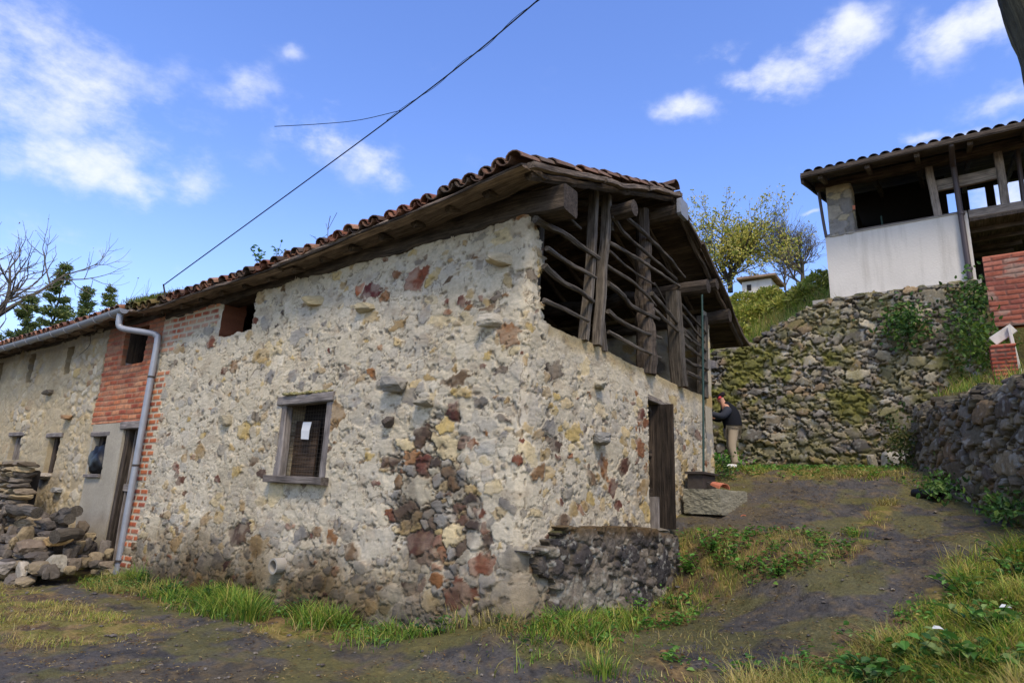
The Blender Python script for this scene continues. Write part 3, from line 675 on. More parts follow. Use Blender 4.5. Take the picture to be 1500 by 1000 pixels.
def tile_mesh(mb, c, D, Nn, Yv, ln, rb, rtp, flip, col, roll):
    th = np.linspace(0, math.pi, 7); out = []
    Yv = Yv*math.cos(roll)+D*math.sin(roll); D2 = np.cross(Nn, Yv); D2 = D2 if D2@D > 0 else -D2
    for (s, r) in ((0, rb), (ln, rtp)):
        for rr in (r, r-.015):
            out.append(c+D2*s+np.cos(th)[:, None]*rr*Yv+(-1 if flip else 1)*np.sin(th)[:, None]*rr*.82*Nn)
    V = np.concatenate(out); j = np.arange(6)
    Fq = np.concatenate([np.stack([j, j+1, 14+j+1, 14+j], 1), np.stack([7+j+1, 7+j, 21+j, 21+j+1], 1), np.stack([j+1, j, 7+j, 7+j+1], 1), np.array([[0, 14, 21, 7], [6, 13, 27, 20]])])
    mb.add(V, Fq, np.asarray(col)[None]*np.repeat([.9, .7, 1, .7], 7)[:, None])
TILES = [(138, 90, 68), (116, 78, 62), (150, 106, 82), (100, 76, 62), (90, 74, 62), (126, 84, 64), (160, 120, 94)]
def roof_tiles(y0, y1, side, seed, parent, name='roof_tiles', mossy=None, wild=1.0):
    mb = MB(); rg = np.random.RandomState(seed); pitch = .235
    n = int((y1-y0)/pitch); Y = np.array([0, 1.0, 0])
    for ic in range(n+1):
        y = y0+.1+ic*pitch
        if y > y1: break
        e, D, Nn, ln = slope_frame(y, side); nc = int(ln/.36)
        ov = rg.uniform(-.05, .06)*wild
        for k in range(nc):
            for flip in (0, 1):
                yy = y+(pitch/2 if flip else 0)+rg.normal(0, .008*wild)
                if yy > y1: continue
                s = k*.36-.03+ov*(k == 0)+rg.normal(0, .012*wild)
                col = lin(TILES[rg.randint(len(TILES))])*rg.uniform(.75, 1.15)
                if y < 1.0 or ic == 0: col = col*.5+lin((112, 98, 82))*.5
                if mossy is not None:
                    mk = mossy(y, k)*rg.uniform(.2, 1); col = col*(1-mk)+lin((96, 100, 40))*mk
                c = e+D*s+np.array([0, yy-y, 0])+Nn*((-.055 if flip else -.085)+(.035 if k == 0 else 0)*0+rg.normal(0, .007*wild))
                tD = D+Nn*(-.04+rg.normal(0, .015)*wild); tD /= np.linalg.norm(tD)
                c = c+Nn*.02
                N2 = np.cross(tD, (0, 1, 0)); N2 = N2 if N2[2] > 0 else -N2
                tile_mesh(mb, c, tD, N2, Y, .46, .105*rg.uniform(.94, 1.06), .082, flip, col, rg.normal(0, .03*wild))
    return mb.build(name, m_tile, parent)
moss_j = lambda y, k: max(0, 1-abs(y-8.1)/1.0)*.95
roof_tiles(-.36, 8.3, -1, 11, barn, mossy=moss_j, wild=1.3)
roof_tiles(-.36, 8.3, 1, 12, barn)
mb = MB(); rg = np.random.RandomState(5)
for i in range(21):
    y = -.38+i*.42; c = np.array([XR, y, zr(y)-.02]); tile_mesh(mb, c, np.array([0, 1.0, -.02]), np.array([0, 0, 1.0]), np.array([1.0, 0, 0]), .48, .14, .12, 0, lin(TILES[rg.randint(7)]), rg.normal(0, .03))
mb.build('ridge_tiles', m_tile, barn)
def roof_wood(y0, y1, parent, seed, boards=True, rafters=True):
    rg = np.random.RandomState(seed)
    mb = MB()
    for side in (-1, 1):
        e, D, Nn, ln = slope_frame(y0+.5, side); ang = math.atan2(D[2], D[0]*1.0)
        nb = int(ln/.185)
        for b in range(nb+1):
            t = b*.185+.05; ys = y0+.02
            while ys < y1-.1:
                yl = min(y1, ys+rg.uniform(1.8, 3.0)); n = int((yl-ys)/.2)+3; P = []
                for y in np.linspace(ys, yl, n):
                    e, D, Nn, ln = slope_frame(y, side); P.append(e+D*t+Nn*(-.150+.008*(b % 2)+.03*(fbm(y*1.1+b*7, b*3.1, 0, seed, 2)-.5)))
                pr = rectp(.205, .022); a = -ang; pr = pr@np.array([[math.cos(a), -math.sin(a)], [math.sin(a), math.cos(a)]]).T
                sweep(mb, P, pr, None, .10, seed+b*13, np.ones(3)*rg.uniform(.6, 1.35)); ys = yl+.01
    mb.build('roof_boards', m_roofwood, parent)
    # rough split boards along the eave, stepping down below the tiles
    for b, (t, nofs, w, hh) in enumerate([(.03, -.165, .15, .035), (.20, -.205, .2, .04), (.36, -.25, .18, .05)]):
        ys = y0+.02+b*.3*0; i = 0
        while ys < y1-.1:
            yl = min(y1, ys+rg.uniform(1.7, 2.9)); n = int((yl-ys)/.12)+3; P = []
            d0, d1 = rg.uniform(-.02, .02, 2)
            for q, y in enumerate(np.linspace(ys, yl+.08, n)):
                e, D, Nn, ln = slope_frame(y, -1); P.append(e+D*(t+.05*(fbm(y*2+b, b, 0, seed+9, 3)-.5))+Nn*(nofs+d0+(d1-d0)*q/n+.04*(fbm(y*1.7+b*5, 2, 0, seed+i, 3)-.5)))
            m2 = MB(); pr = rectp(w, hh, .2); sweep(m2, P, pr, None, .3, seed+b*31+i, np.ones(3)*rg.uniform(1.0, 2.2)*(1.4 if b == 0 else 1.1)); m2.build('eave_board', m_roofwood, parent); ys = yl; i += 1
    for side in (-1, 1):
        for y in np.arange(y0+.08, y1, .62):
            e, D, Nn, ln = slope_frame(y, side); m2 = MB()
            log(m2, [e+D*.14+Nn*-.235, e+D*ln*.5+Nn*-.225, e+D*(ln-.02)+Nn*-.215], .052, .045, int(seed+y*31+side*7), 7, .25, np.ones(3)*rg.uniform(.7, 1.5)); m2.build('rafter', m_roofwood, parent)
roof_wood(-.36, 8.2, barn, 21)
# big wall plate with its squared end sticking out at the corner
mb = MB(); P = [(.14, y, np.interp(y, [-.44, 0, 3, 6, 8], [4.585, 4.60, 4.56, 4.44, 4.36])+.012*math.sin(y*5)) for y in np.linspace(-.46, 8, 60)]
sweep(mb, P, rectp(.32, .33, .1), None, .16, 3, (1, 1, 1)); mb.build('wall_plate', m_dkwood, barn)
for (x, z, r, y1_, c, n_) in [(2.0, 5.27, .12, -.42, 1.1, 'purlin'), (XR, 5.98, .13, -.42, 1.6, 'ridge_beam'), (4.75, 4.93, .125, -.55, .9, 'tie_beam'), (5.7, 5.28, .11, -.42, .9, 'purlin'), (6.42, 4.86, .13, -.42, .9, 'wall_plate')]:
    mb = MB(); log(mb, [(x, y1_, z), (x, 3.5, z-.03), (x, 8, z-.12)], r, r, int(x*10), 9, .12, np.ones(3)*c); mb.build(n_, m_dkwood, barn)
mb = MB(); timber(mb, (XR-.01, -.50, 5.99), (XR-.01, -.43, 5.99), .34, .3, 3, .02); mb.build('beam_cap', m_zinc, barn)
# gable verge: rough boards under the edge tiles on both slopes
for side, s0 in ((-1, 0), (1, 50)):
    e, D, Nn, ln = slope_frame(-.40, side)
    for i, (a, b) in enumerate([(.0, .4), (.38, .72), (.70, 1.0)]):
        mb = MB(); o = Nn*(-.185-.014*(i % 2)); timber(mb, e+D*ln*a+o, e+D*ln*b+o, .09, .06, s0+i, .25, np.ones(3)*(2.0 if side < 0 else 1.1)); mb.build('verge_board', m_roofwood, barn)

# gable timbers
TB = lambda n, mb_, m=m_dkwood: mb_.build(n, m, barn)
for (a, b, w, h, sd, c) in [((1.33, .0, 3.24), (1.56, -.02, 5.42), .13, .085, 21, 1.7), ((1.64, -.03, 3.24), (1.92, -.03, 5.52), .13, .095, 22, 1.8), ((1.90, .03, 3.22), (1.83, .03, 3.75), .1, .13, 23, 1.2), ((.92, .55, 3.1), (.95, .5, 5.1), .12, .12, 24, .8), ((4.77, .02, 3.22), (4.55, .02, 4.86), .24, .2, 25, 1.25), ((6.02, .02, 3.22), (6.05, .02, 4.8), .18, .18, 26, 1.2), ((2.1, .02, 5.05), (2.05, .02, 5.25), .12, .1, 27, 1)]:
    mb = MB(); timber(mb, a, b, w, h, sd, .12, np.ones(3)*c*.45); TB('post', mb, m_wood)
mb = MB(); log(mb, [(3.42, .04, 3.2), (3.36, .04, 4.0), (3.40, .03, 4.6), (3.32, .03, 5.9)], .17, .11, 31, 9, .28, np.ones(3)*1.25); TB('post', mb)
mb = MB(); log(mb, [(3.60, .02, 3.2), (3.58, .02, 3.6), (3.52, .03, 4.2)], .07, .05, 32, 7, .3); TB('post', mb)
RAILS = [[(0.31, 4.72), (1.08, 4.68)], [(-0.02, 4.37), (0.6, 4.41), (1.55, 4.42)], [(0.2, 4.08), (0.87, 4.09), (1.51, 4.13)], [(0.2, 3.87), (0.44, 3.76), (0.88, 3.78), (1.40, 3.77)], [(0.2, 3.45), (0.72, 3.45), (1.30, 3.48)],
 [(1.90, 5.18), (2.48, 5.06), (3.11, 5.06), (4.41, 5.02)], [(2.2, 5.4), (3.39, 5.4), (4.11, 5.29), (4.92, 5.22)], [(1.85, 4.76), (2.85, 4.86), (3.8, 4.95), (4.9, 4.98)], [(1.85, 4.63), (2.6, 4.61), (3.5, 4.64)], [(1.80, 4.41), (2.6, 4.44), (3.09, 4.39), (3.58, 4.32)], [(1.80, 4.14), (2.25, 4.1), (2.71, 4.01), (3.62, 4.1)], [(1.84, 3.76), (2.14, 3.7), (2.71, 3.69), (3.70, 3.81)], [(1.88, 3.48), (2.7, 3.43), (3.68, 3.49)], [(3.36, 4.46), (3.86, 4.44), (4.37, 4.4), (5.11, 4.09)], [(3.45, 4.25), (4.21, 4.17), (4.94, 4.08), (5.9, 4.12)], [(4.7, 4.66), (6.0, 4.44)], [(4.7, 4.48), (6.0, 4.27)], [(4.7, 4.28), (6.0, 4.1)], [(3.5, 4.68), (3.98, 4.47)], [(4.75, 3.98), (6.0, 3.92)], [(4.75, 3.70), (6.0, 3.74)], [(4.85, 3.48), (6.0, 3.5)]]
RR = [.03, .055, .040, .05, .034, .04, .042, .034, .028, .034, .052, .046, .036, .045, .036, .036, .036, .036, .02, .04, .045, .05]
for i, (r, q) in enumerate(zip(RAILS, RR)):
    (xa, za), (xb, zb) = r[0], r[-1]; r = [(a, b*.6+.4*(za+(zb-za)*(a-xa)/(xb-xa))) for a, b in r]
    yy = -.09 if i < 13 else -.07
    mb = MB(); log(mb, [(a, yy+.02*math.sin(i*2.3+j*1.9), b+.0) for j, (a, b) in enumerate(r)], q*.84, q*.56, 200+i, 8, .34, np.ones(3)*(.42+.3*((i*37) % 5)/5)); TB('rail', mb, m_wood)
# inside of the barn
mb = MB(); box(mb, (.44, .44, 3.08), (6.4, 8.0, 3.16), (.8, .7, .6), .02); mb.build('loft_floor', m_roofwood, barn)
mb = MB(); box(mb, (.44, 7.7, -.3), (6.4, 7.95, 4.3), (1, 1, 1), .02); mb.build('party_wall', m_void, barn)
mb = MB(); log(mb, [(.55, .3, 3.9), (.6, .32, 4.55)], .018, .018, 3, 6, .05, np.ones(3)); mb.build('iron_bar', m_iron, barn)
def back_wall():
    fl = stone_field(-.0, 17.8, -.4, 4.95, .045, [(.16, 900, .25, .66), (.1, 4000, .25, .7)], 8, warp=.04)
    U, V, ID = fl['U'], fl['V'], fl['ID']; m = sm(.05, .3, fl['F2']-fl['F1'])*sm(1.2, 1, fl['F1'])
    cls, cols, rg = stone_colors(fl, lambda u, v: np.tile([.5, .7, .9, .97], (len(u), 1)), 6)
    c = cols[ID]*m[..., None]+MORT*.8*(1-m[..., None])
    f = lambda U, V: (np.stack([6.44+0*U, U, V], -1), np.stack([1+0*U, 0*U, 0*U], -1))
    sheet('side_wall', fl, f, m*.03, c, np.ones(U.shape, bool), m_lime, barn, .4)
back_wall()
# green pole standing against the gable
mb = MB(); tube(mb, [(5.17, -.22, 1.78), (5.25, -.24, 3.4), (5.28, -.26, 4.98)], .02, 8, 8); mb.build('green_pole', m_green, barn)
# dark mossy buttress at the foot of the gable
butt = thing('stone_buttress', 'low dark mossy stone buttress against the foot of the barn corner', 'buttress', (1.6, -.2, 0))
def buttress():
    fl = stone_field(-.1, 3.75, -.35, 1.0, .012, [(.2, 60, .3, .7), (.12, 300, .3, .7), (.07, 900, .25, .74)], 13, warp=.05, asp=1.35)
    U, V, ID = fl['U'], fl['V'], fl['ID']; e = fl['F2']-fl['F1']; m = sm(.03, .35, e)*sm(1.25, 1, fl['F1'])
    rg = np.random.RandomState(3); k = fl['k']
    cols = pick([(84, 77, 70), (68, 62, 58), (102, 93, 82), (58, 54, 52), (118, 107, 92), (78, 70, 60), (140, 130, 112)], rg.rand(k))
    h = m*(.02+rg.uniform(-.015, .03, k)[ID]+.012*np.clip(1-fl['F1']**2, 0, 1))+.05*(fbm(U*6, V*6, 0, 5, 3)-.5)+.03*(fbm(U*20, V*20, 0, 6, 2)-.5)
    c = cols[ID]*(.6+.8*fbm(U*9, V*9, 0, 7, 4))[..., None]*m[..., None]+lin((92, 82, 68))*(1-m[..., None])
    w = (sm(.62, .70, fbm(U*14, V*14, 0, 8, 4))*.7)[..., None]; c = c*(1-w)+lin((150, 146, 134))*w
    lg = (sm(.55, .7, fbm(U*2+3, V*3, 0, 9, 4))*sm(.7, .2, V)*.5)[..., None]; c = c*(1-lg)+lin((150, 142, 124))*lg
    ms = (sm(.80, .93, V+.12*(fbm(U*5, V*5, 0, 10, 3)-.5))*.8)[..., None]; c = c*(1-ms)+lin((86, 66, 36))*ms
    def f(U, V):
        dx, dy = .995, -.1
        t = np.clip((U-3.3)/.3, 0, 1)*math.pi/2*.9
        x = np.where(U < 3.3, U*dx, 3.3*dx+.3*np.sin(t)*1.0); y = np.where(U < 3.3, -.135+U*dy*.85, -.135+3.3*dy*.85+.3*(1-np.cos(t)))
        nx = -(.1)+np.sin(t); ny = -np.cos(t); l = np.sqrt(nx*nx+ny*ny)
        return np.stack([x+.0, y+.10*(V-.3)*.3, V], -1), np.stack([nx/l, ny/l, 0*U], -1)
    top = .95-.12*sm(2.3, 3.6, U)+.07*(fbm(U*3, 0*U, 0, 12, 3)-.5)
    cu_ = np.where(fl['F1'] < 1.1, fl['su'][ID], U); sheet('face', fl, f, h, c, (V < top) & (cu_ > .12+.40*sm(.70, .84, V)+.1*(vn(V*5, 1, 0, 3)-.5)), m_dark, butt, .3)
    mb = MB(); rg = np.random.RandomState(9)
    for i in range(26):
        x = .60+i*.116; rock(mb, (x, -.03-.045*x+rg.uniform(-.02, .03), .88-.10*sm(2.3, 3.6, x)), (rg.uniform(.14, .26), .14+.09*x, rg.uniform(.05, .10)), 500+i, lin((74, 66, 54))*rg.uniform(.6, 1.2), rg.uniform(0, .4), moss=.45)
    mb.build('coping', m_dark, butt)
buttress()

# ------------------------------------------------------------------ the row house on the left
house = thing('row_house', 'long low stone row house with brick infill and grey gutter beside the barn', 'house', (2, 13, 0))
hmap = lambda U, V: (np.stack([.0+.05*(fbm(U*.7, V*.9, 0, 62, 3)-.5), -U, V], -1), np.stack([-1+0*U, 0*U, 0*U], -1))
def house_wall():
    res = .02
    fl = stone_field(-18.0, -8.02, -.6, 4.5, res, [(.13, 60, .25, .72), (.085, 700, .28, .76), (.055, 5000, .25, .78)], 23, warp=.05)
    U, V, ID = fl['U'], fl['V'], fl['ID']; e = fl['F2']-fl['F1']; inside = sm(1.22, 1, fl['F1']); m = sm(.05, .3, e)*inside
    cls, cols, rg = stone_colors(fl, lambda u, v: np.tile([.72, .86, .96, .99], (len(u), 1)), 7)
    lim = sm(.35, .6, fbm(U*1.1, V*1.3, 0, 101, 4))
    h = m*(.014+rg.uniform(0, .02, fl['k'])[ID])*(1-.6*lim)+.008*(fbm(U*20, V*20, 0, 102, 3)-.5)+.03*(fbm(U*2, V*2, 0, 103, 3)-.5)
    mc = lin((174, 156, 122))*(.82+.36*fbm(U*4, V*4, 0, 104, 4))[..., None]
    cov = np.clip((1-m)+m*(.3+.55*lim), 0, 1)[..., None]
    c = cols[ID]*(.85+.3*fbm(U*12, V*12, 0, 105, 3))[..., None]*(1-cov)+mc*cov
    cr_ = sm(.10, .03, np.abs(e-.3))*sm(.5, .62, fbm(U*5, V*5, 3, 106, 3))*inside*(1-lim)
    c = c*(1-.5*cr_[..., None])+lin((96, 80, 60))*.5*cr_[..., None]; h = h-.008*cr_  # joint lines with crease shade painted in, as on the barn wall
    so = (sm(3.2, 4.3, V+(fbm(U*2, V*2, 0, 115, 4)-.5)*1.2)*.55)[..., None]; c = c*(1-so)+lin((92, 78, 62))*so  # grime towards the wall top, with some eave shade painted into it
    y = -U
    keep = V < 4.42
    keep &= ~((y < 10.12+.07*(vn(V*11, 3, 0, 1)-.5)) & (V > 2.36))                     # brick infill
    keep &= ~((y < 9.98) & (V < 2.38) & (y > 8.78)) & ~((y < 8.82) & (V < 2.38))       # plaster strip and door
    for (a, b, z0, z1) in [(11.42, 11.96, 1.42, 2.16), (13.36, 14.02, 1.70, 2.24), (11.64, 12.0, 3.5, 4.1), (13.64, 13.96, 3.46, 4.12), (15.6, 15.9, 3.4, 4.1)]:
        keep &= ~((y > a) & (y < b) & (V > z0) & (V < z1))
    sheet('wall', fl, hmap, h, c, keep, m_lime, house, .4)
    # brick panel
    res = .0125
    u = np.arange(-10.16, -8.02, res)[:, None]; v = np.arange(2.36, 4.5, res)[None]; U = u+0*v; V = v+0*u
    bm_, r1, r2 = bricks(U+.03*(fbm(U*2, V*5, 0, 18, 2)-.5), V+.02*(fbm(U*3, V*3, 0, 17, 2)-.5), .28, .10, .017, 19)
    c = pick([(172, 96, 62), (160, 84, 56), (184, 110, 72), (148, 76, 54), (166, 98, 70), (190, 128, 90)], r1)*(.7+.6*fbm(U*14, V*14, 0, 107, 4))[..., None]
    jt = (lin((150, 110, 84))*(.7+.5*fbm(U*6, V*6, 0, 108, 3))[..., None])
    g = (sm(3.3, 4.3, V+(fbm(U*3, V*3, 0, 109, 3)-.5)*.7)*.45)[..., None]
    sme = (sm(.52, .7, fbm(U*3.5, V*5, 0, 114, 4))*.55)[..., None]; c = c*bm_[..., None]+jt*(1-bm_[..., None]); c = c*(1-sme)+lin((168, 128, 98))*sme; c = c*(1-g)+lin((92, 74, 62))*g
    h = .006+.010*bm_+.006*(r2-.5)*bm_+.004*(fbm(U*25, V*25, 0, 110, 2)-.5)
    keep = (-U < 10.12+.07*(vn(V*11, 3, 0, 1)-.5)) & ~((-U > 8.57) & (-U < 9.42) & (V > 3.47) & (V < 4.18))
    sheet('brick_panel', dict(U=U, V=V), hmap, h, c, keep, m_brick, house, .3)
    # cement strip round the sack window
    res = .025
    u = np.arange(-10.0, -8.76, res)[:, None]; v = np.arange(-.2, 2.37, res)[None]; U = u+0*v; V = v+0*u
    c = lin((164, 154, 134))*(.8+.4*fbm(U*2.5, V*2.5, 0, 111, 5))[..., None]
    st = (sm(.9, .0, V+(fbm(U*3, V*3, 0, 112, 3)-.5))*.5)[..., None]; c = c*(1-st)+lin((130, 116, 92))*st
    h = .022+.012*(fbm(U*3, V*3, 0, 113, 4)-.5)
    keep = ~((-U > 9.36) & (-U < 9.92) & (V > 1.40) & (V < 2.13))
    sheet('cement_panel', dict(U=U, V=V), hmap, h, c, keep, m_lime, house, .3)
house_wall()
def hpart(n, mb_, m=m_greywood, par=None): return mb_.build(n, m, par or house)
mb = MB(); box(mb, (.45, 8.0, -.5), (.5, 18, 4.5), (1, 1, 1), .02); hpart('dark_interior', mb, m_void)
mb = MB(); box(mb, (.1, 17.9, -.5), (6.4, 18.1, 4.4), (6, 6, 6), .02); hpart('end_wall', mb, m_conc)
def hwindow(y0, y1, z0, z1, kind):
    w = thing('window', None, None); w.parent = house; w.location = np.array((.1, (y0+y1)/2, z0))-np.array(house.location)
    if kind != 'slit':
        mb = MB(); timber(mb, (.03, y0-.1, z1+.03), (.03, y1+.1, z1+.03), .16, .09, int(y0*9), .06); hpart('lintel', mb, m_greywood, w)
    if kind == 'slit':
        mb = MB(); timber(mb, (.3, (y0+y1)/2, z0), (.3, (y0+y1)/2, z1), .02, y1-y0-.02, int(y0*7), .01, (.3, .3, .3)); hpart('dark_board', mb, m_roofwood, w); return
    mb = MB(); timber(mb, (.12, y1-.03, z0), (.12, y1-.03, z1), .2, .06, int(y0*7), .04); hpart('jamb', mb, m_dkwood if kind != 'shutter' else m_greywood, w)
    mb = MB(); timber(mb, (.12, y0+.03, z0), (.12, y0+.03, z1), .2, .05, int(y0*5), .04); hpart('jamb', mb, m_dkwood, w)
    if kind == 'shutter':
        for k in range(4):
            mb = MB(); timber(mb, (.1, y1-.12-.1*k, z0), (.1, y1-.12-.1*k, z1-.05), .02, .09, k+90, .03); hpart('shutter_board', mb, m_greywood, w)
    if kind == 'stone':
        mb = MB(); rock(mb, (-.05, (y0+y1)/2, z0-.07), (.26, .62, .16), 77, lin((170, 158, 138))); hpart('stone_sill', mb, m_lime, w)
    if kind == 'sack':
        mb = MB(); timber(mb, (.02, y0-.02, z0-.02), (.02, y1+.02, z0-.02), .2, .06, 95, .04); hpart('sill', mb, m_greywood, w)
hwindow(11.42, 11.96, 1.42, 2.16, 'stone'); hwindow(13.36, 14.02, 1.70, 2.24, 'shutter'); hwindow(9.36, 9.92, 1.40, 2.13, 'sack')
hwindow(11.64, 12.0, 3.5, 4.1, 'slit'); hwindow(13.64, 13.96, 3.46, 4.12, 'slit'); hwindow(8.57, 9.42, 3.47, 4.18, 'slit')
mb = MB(); timber(mb, (.14, 9.30, 3.47), (.16, 9.31, 4.18), .2, .16, 97, .02, (.9, .9, .9)); hpart('shutter', mb, m_greywood)
# black sack stuffed in the window
d, f = ico(); r = 1+.45*(fbm(d[:, 0]*2.2, d[:, 1]*2.2, d[:, 2]*2.2, 5, 4)-.5)*2+.22*np.abs(np.sin(d[:, 2]*7+d[:, 1]*9+4*fbm(d[:, 0]*2, d[:, 1]*2, d[:, 2]*2, 6, 2)))
q_ = fbm(d[:, 0]*1.5+3, d[:, 1]*1.5, d[:, 2]*1.5, 8, 2)[:, None]; v = (d+.9*(q_-.5)*np.array([.2, .8, 1.0]))*r[:, None]*np.array([.13, .26, .27])+np.array([.05, 9.68, 1.66]); v[:, 2] = np.maximum(v[:, 2], 1.425+.01*np.sin(v[:, 1]*40))
mb = MB(); mb.add(v, f); tag(mb.build('plastic_sack', m_black, smooth=True, loc=(.03, 9.67, 1.42)), 'crumpled black plastic sack stuffed into the small cement framed window', 'sack')
# plank door behind the downpipe
dr = thing('door', None, None); dr.parent = house; dr.location = np.array((.1, 8.4, -.1))-np.array(house.location)
mb = MB(); timber(mb, (.03, 8.0, 2.29), (.03, 8.86, 2.29), .2, .14, 51, .04); hpart('lintel', mb, m_greywood, dr)
mb = MB(); timber(mb, (.08, 8.76, -.12), (.08, 8.75, 2.23), .16, .13, 52, .05, (.9, .9, .9)); hpart('jamb', mb, m_dkwood, dr)
mb = MB(); timber(mb, (.08, 8.03, -.12), (.08, 8.03, 2.23), .16, .07, 53, .05); hpart('jamb', mb, m_dkwood, dr)
for k in range(4):
    mb = MB(); timber(mb, (.19, 8.62-.16*k, -.08), (.19, 8.62-.16*k, 2.22), .03, .15, 54+k, .04, np.ones(3)*[1.1, .9, 1.2, .8][k]); hpart('door_plank', mb, m_greywood, dr)
mb = MB(); timber(mb, (.12, 8.06, 1.18), (.12, 8.70, 1.2), .06, .13, 58, .05); hpart('cross_rail', mb, m_greywood, dr)
mb = MB(); rock(mb, (.0, 8.35, -.24), (.5, .62, .34), 79, lin((150, 138, 116)), .2); hpart('door_step', mb, m_lime, dr)
roof_tiles(8.36, 18, -1, 13, house, mossy=moss_j, wild=.8); roof_tiles(8.36, 18, 1, 14, house)
roof_wood(8.4, 18, house, 33)
mb = MB(); timber(mb, (.12, 8.05, 4.37), (.12, 17.9, 4.28), .3, .2, 59, .06, (.8, .8, .8)); hpart('wall_plate', mb, m_dkwood)
# gutter : half round with brackets, then the downpipe
def gutter():
    g = MB(); ys = np.linspace(8.42, 18, 40); k = 9; th = np.linspace(math.pi, 2*math.pi, k)
    P = np.stack([np.full(40, -.56), ys, np.interp(ys, [8.42, 10.6, 14.2, 18], [4.33, 4.24, 4.19, 4.12])], 1)
    V = []
    for rr in (.085, .078): V.append(P[:, None]+np.stack([np.cos(th)*rr, 0*th, np.sin(th)*rr], 1)[None])
    V = np.concatenate([q.reshape(-1, 3) for q in V]); i = (np.arange(39)[:, None]*k+np.arange(k-1)[None]).ravel(); M_ = 40*k
    g.add(V, np.concatenate([np.stack([i, i+1, i+k+1, i+k], 1), np.stack([M_+i+k, M_+i+k+1, M_+i+1, M_+i], 1)]))
    for e in (0, 39):
        g.add(P[e]+np.stack([np.cos(th)*.085, 0*th, np.sin(th)*.085], 1), np.arange(k)[None])
    G = g.build('gutter', m_zinc, house, smooth=True)
    for y in np.arange(8.8, 18, .62):
        m2 = MB(); z = np.interp(y, [8.42, 10.6, 14.2, 18], [4.33, 4.24, 4.19, 4.12])
        sweep(m2, [(-.56+math.cos(a)*.089, y, z+math.sin(a)*.089) for a in np.linspace(math.pi, 2*math.pi, 10)], rectp(.008, .03)); m2.build('gutter_bracket', m_zinc, G)
gutter()
mb = MB(); tube(mb, [(-.55, 8.55, 4.30), (-.55, 8.55, 4.12), (-.53, 8.53, 4.02), (-.46, 8.42, 3.97), (-.2, 8.06, 3.92), (-.13, 7.98, 3.88), (-.105, 7.95, 3.78), (-.105, 7.95, 3.0), (-.105, 7.95, 1.5), (-.10, 7.96, .3), (-.10, 7.96, -.12), (-.13, 7.97, -.26)], .055, 70, 14); dp = hpart('downpipe', mb, m_zinc)
for z in (3.1, 1.55, -.02):
    mb = MB(); tube(mb, [(-.105, 7.95, z), (-.105, 7.95, z+.035)], .061, k=14); hpart('pipe_clip', mb, m_iron, dp)
mb = MB(); tube(mb, [(-.05, 10.9, 4.3), (-.09, 10.75, 4.0), (-.06, 11.2, 3.85)], .006, 9, 5); hpart('loose_wire', mb, m_iron)
for i, (y, z, col) in enumerate([(12.46, 3.14, (120, 110, 96)), (11.2, 2.54, (140, 110, 78)), (10.95, 1.1, (150, 146, 136))]):
    wall_stone('protruding_stone', (-.05, y, z), (.22, .34, .12), 140+i, col, 0, 0, house)

# ------------------------------------------------------------------ retaining wall at the back
def dry_wall(name, label, cat, u0, u1, v0, v1, mapf, topf, seed, res, specs, pal, mossf, loc, mat=m_dry, gap=.045, mossc=(108, 104, 46), relief=1.0):
    root = thing(name, label, cat, loc)
    fl = stone_field(u0, u1, v0, v1, res, specs, seed, warp=.05, asp=1.65, pn=3.0)
    U, V, ID = fl['U'], fl['V'], fl['ID']; e = fl['F2']-fl['F1']; m = sm(.02, .24, e)*sm(1.2, 1.0, fl['F1'])
    rg = np.random.RandomState(seed); k = fl['k']
    cols = pick(pal, rg.rand(k))*rg.uniform(.75, 1.25, k)[:, None]
    tx, ty = rg.normal(0, .16, k), rg.normal(0, .16, k)
    h = m*(gap+rg.uniform(-.02, .05, k)[ID]+.012*np.clip(1-fl['F1']**2, 0, 1)+tx[ID]*(U-fl['su'][ID])+ty[ID]*(V-fl['sv'][ID]))*relief
    h = h+.02*(fbm(U*14, V*14, 0, seed+5, 3)-.5)+.12*(fbm(U*.9, V*.9, 0, seed+6, 3)-.5)
    c = cols[ID]*(.7+.6*fbm(U*10, V*14, 0, seed+7, 4))[..., None]
    jd = lin((66, 56, 42)); c = c*m[..., None]+jd*(1-m[..., None])
    mo = mossf(U, V)[..., None]*sm(.40, .62, fbm(U*3, V*3, 0, seed+8, 4)+.12*(1-m))[..., None]
    c = c*(1-mo)+lin(mossc)*(.6+.8*fbm(U*9, V*9, 0, seed+9, 3))[..., None]*mo
    w = (sm(.64, .70, fbm(U*11, V*11, 0, seed+10, 4))*.6)[..., None]*(1-mo)*m[..., None]; c = c*(1-w)+lin((164, 160, 148))*w
    near = fl['F1'] < 1.1
    cu_ = np.where(near, fl['su'][ID], U); cv_ = np.where(near, fl['sv'][ID], V)
    keep = cv_ < topf(cu_)
    sheet('stone_face', fl, mapf, h, c, keep, mat, root, .5, edge=lin((70, 64, 54)))
    return root
GP = [(138, 127, 108), (116, 107, 92), (154, 141, 114), (100, 93, 82), (166, 153, 126), (126, 113, 92), (140, 118, 88), (110, 103, 94)]
XB = 10.0
topb = lambda u: np.interp(-u, [-5.0, -4.6, -4.4, -1.7, -1.15, -.85, -.2, .15, 1.2, 5], [5.75, 5.85, 6.02, 6.04, 5.86, 5.70, 5.42, 5.22, 5.02, 4.9])
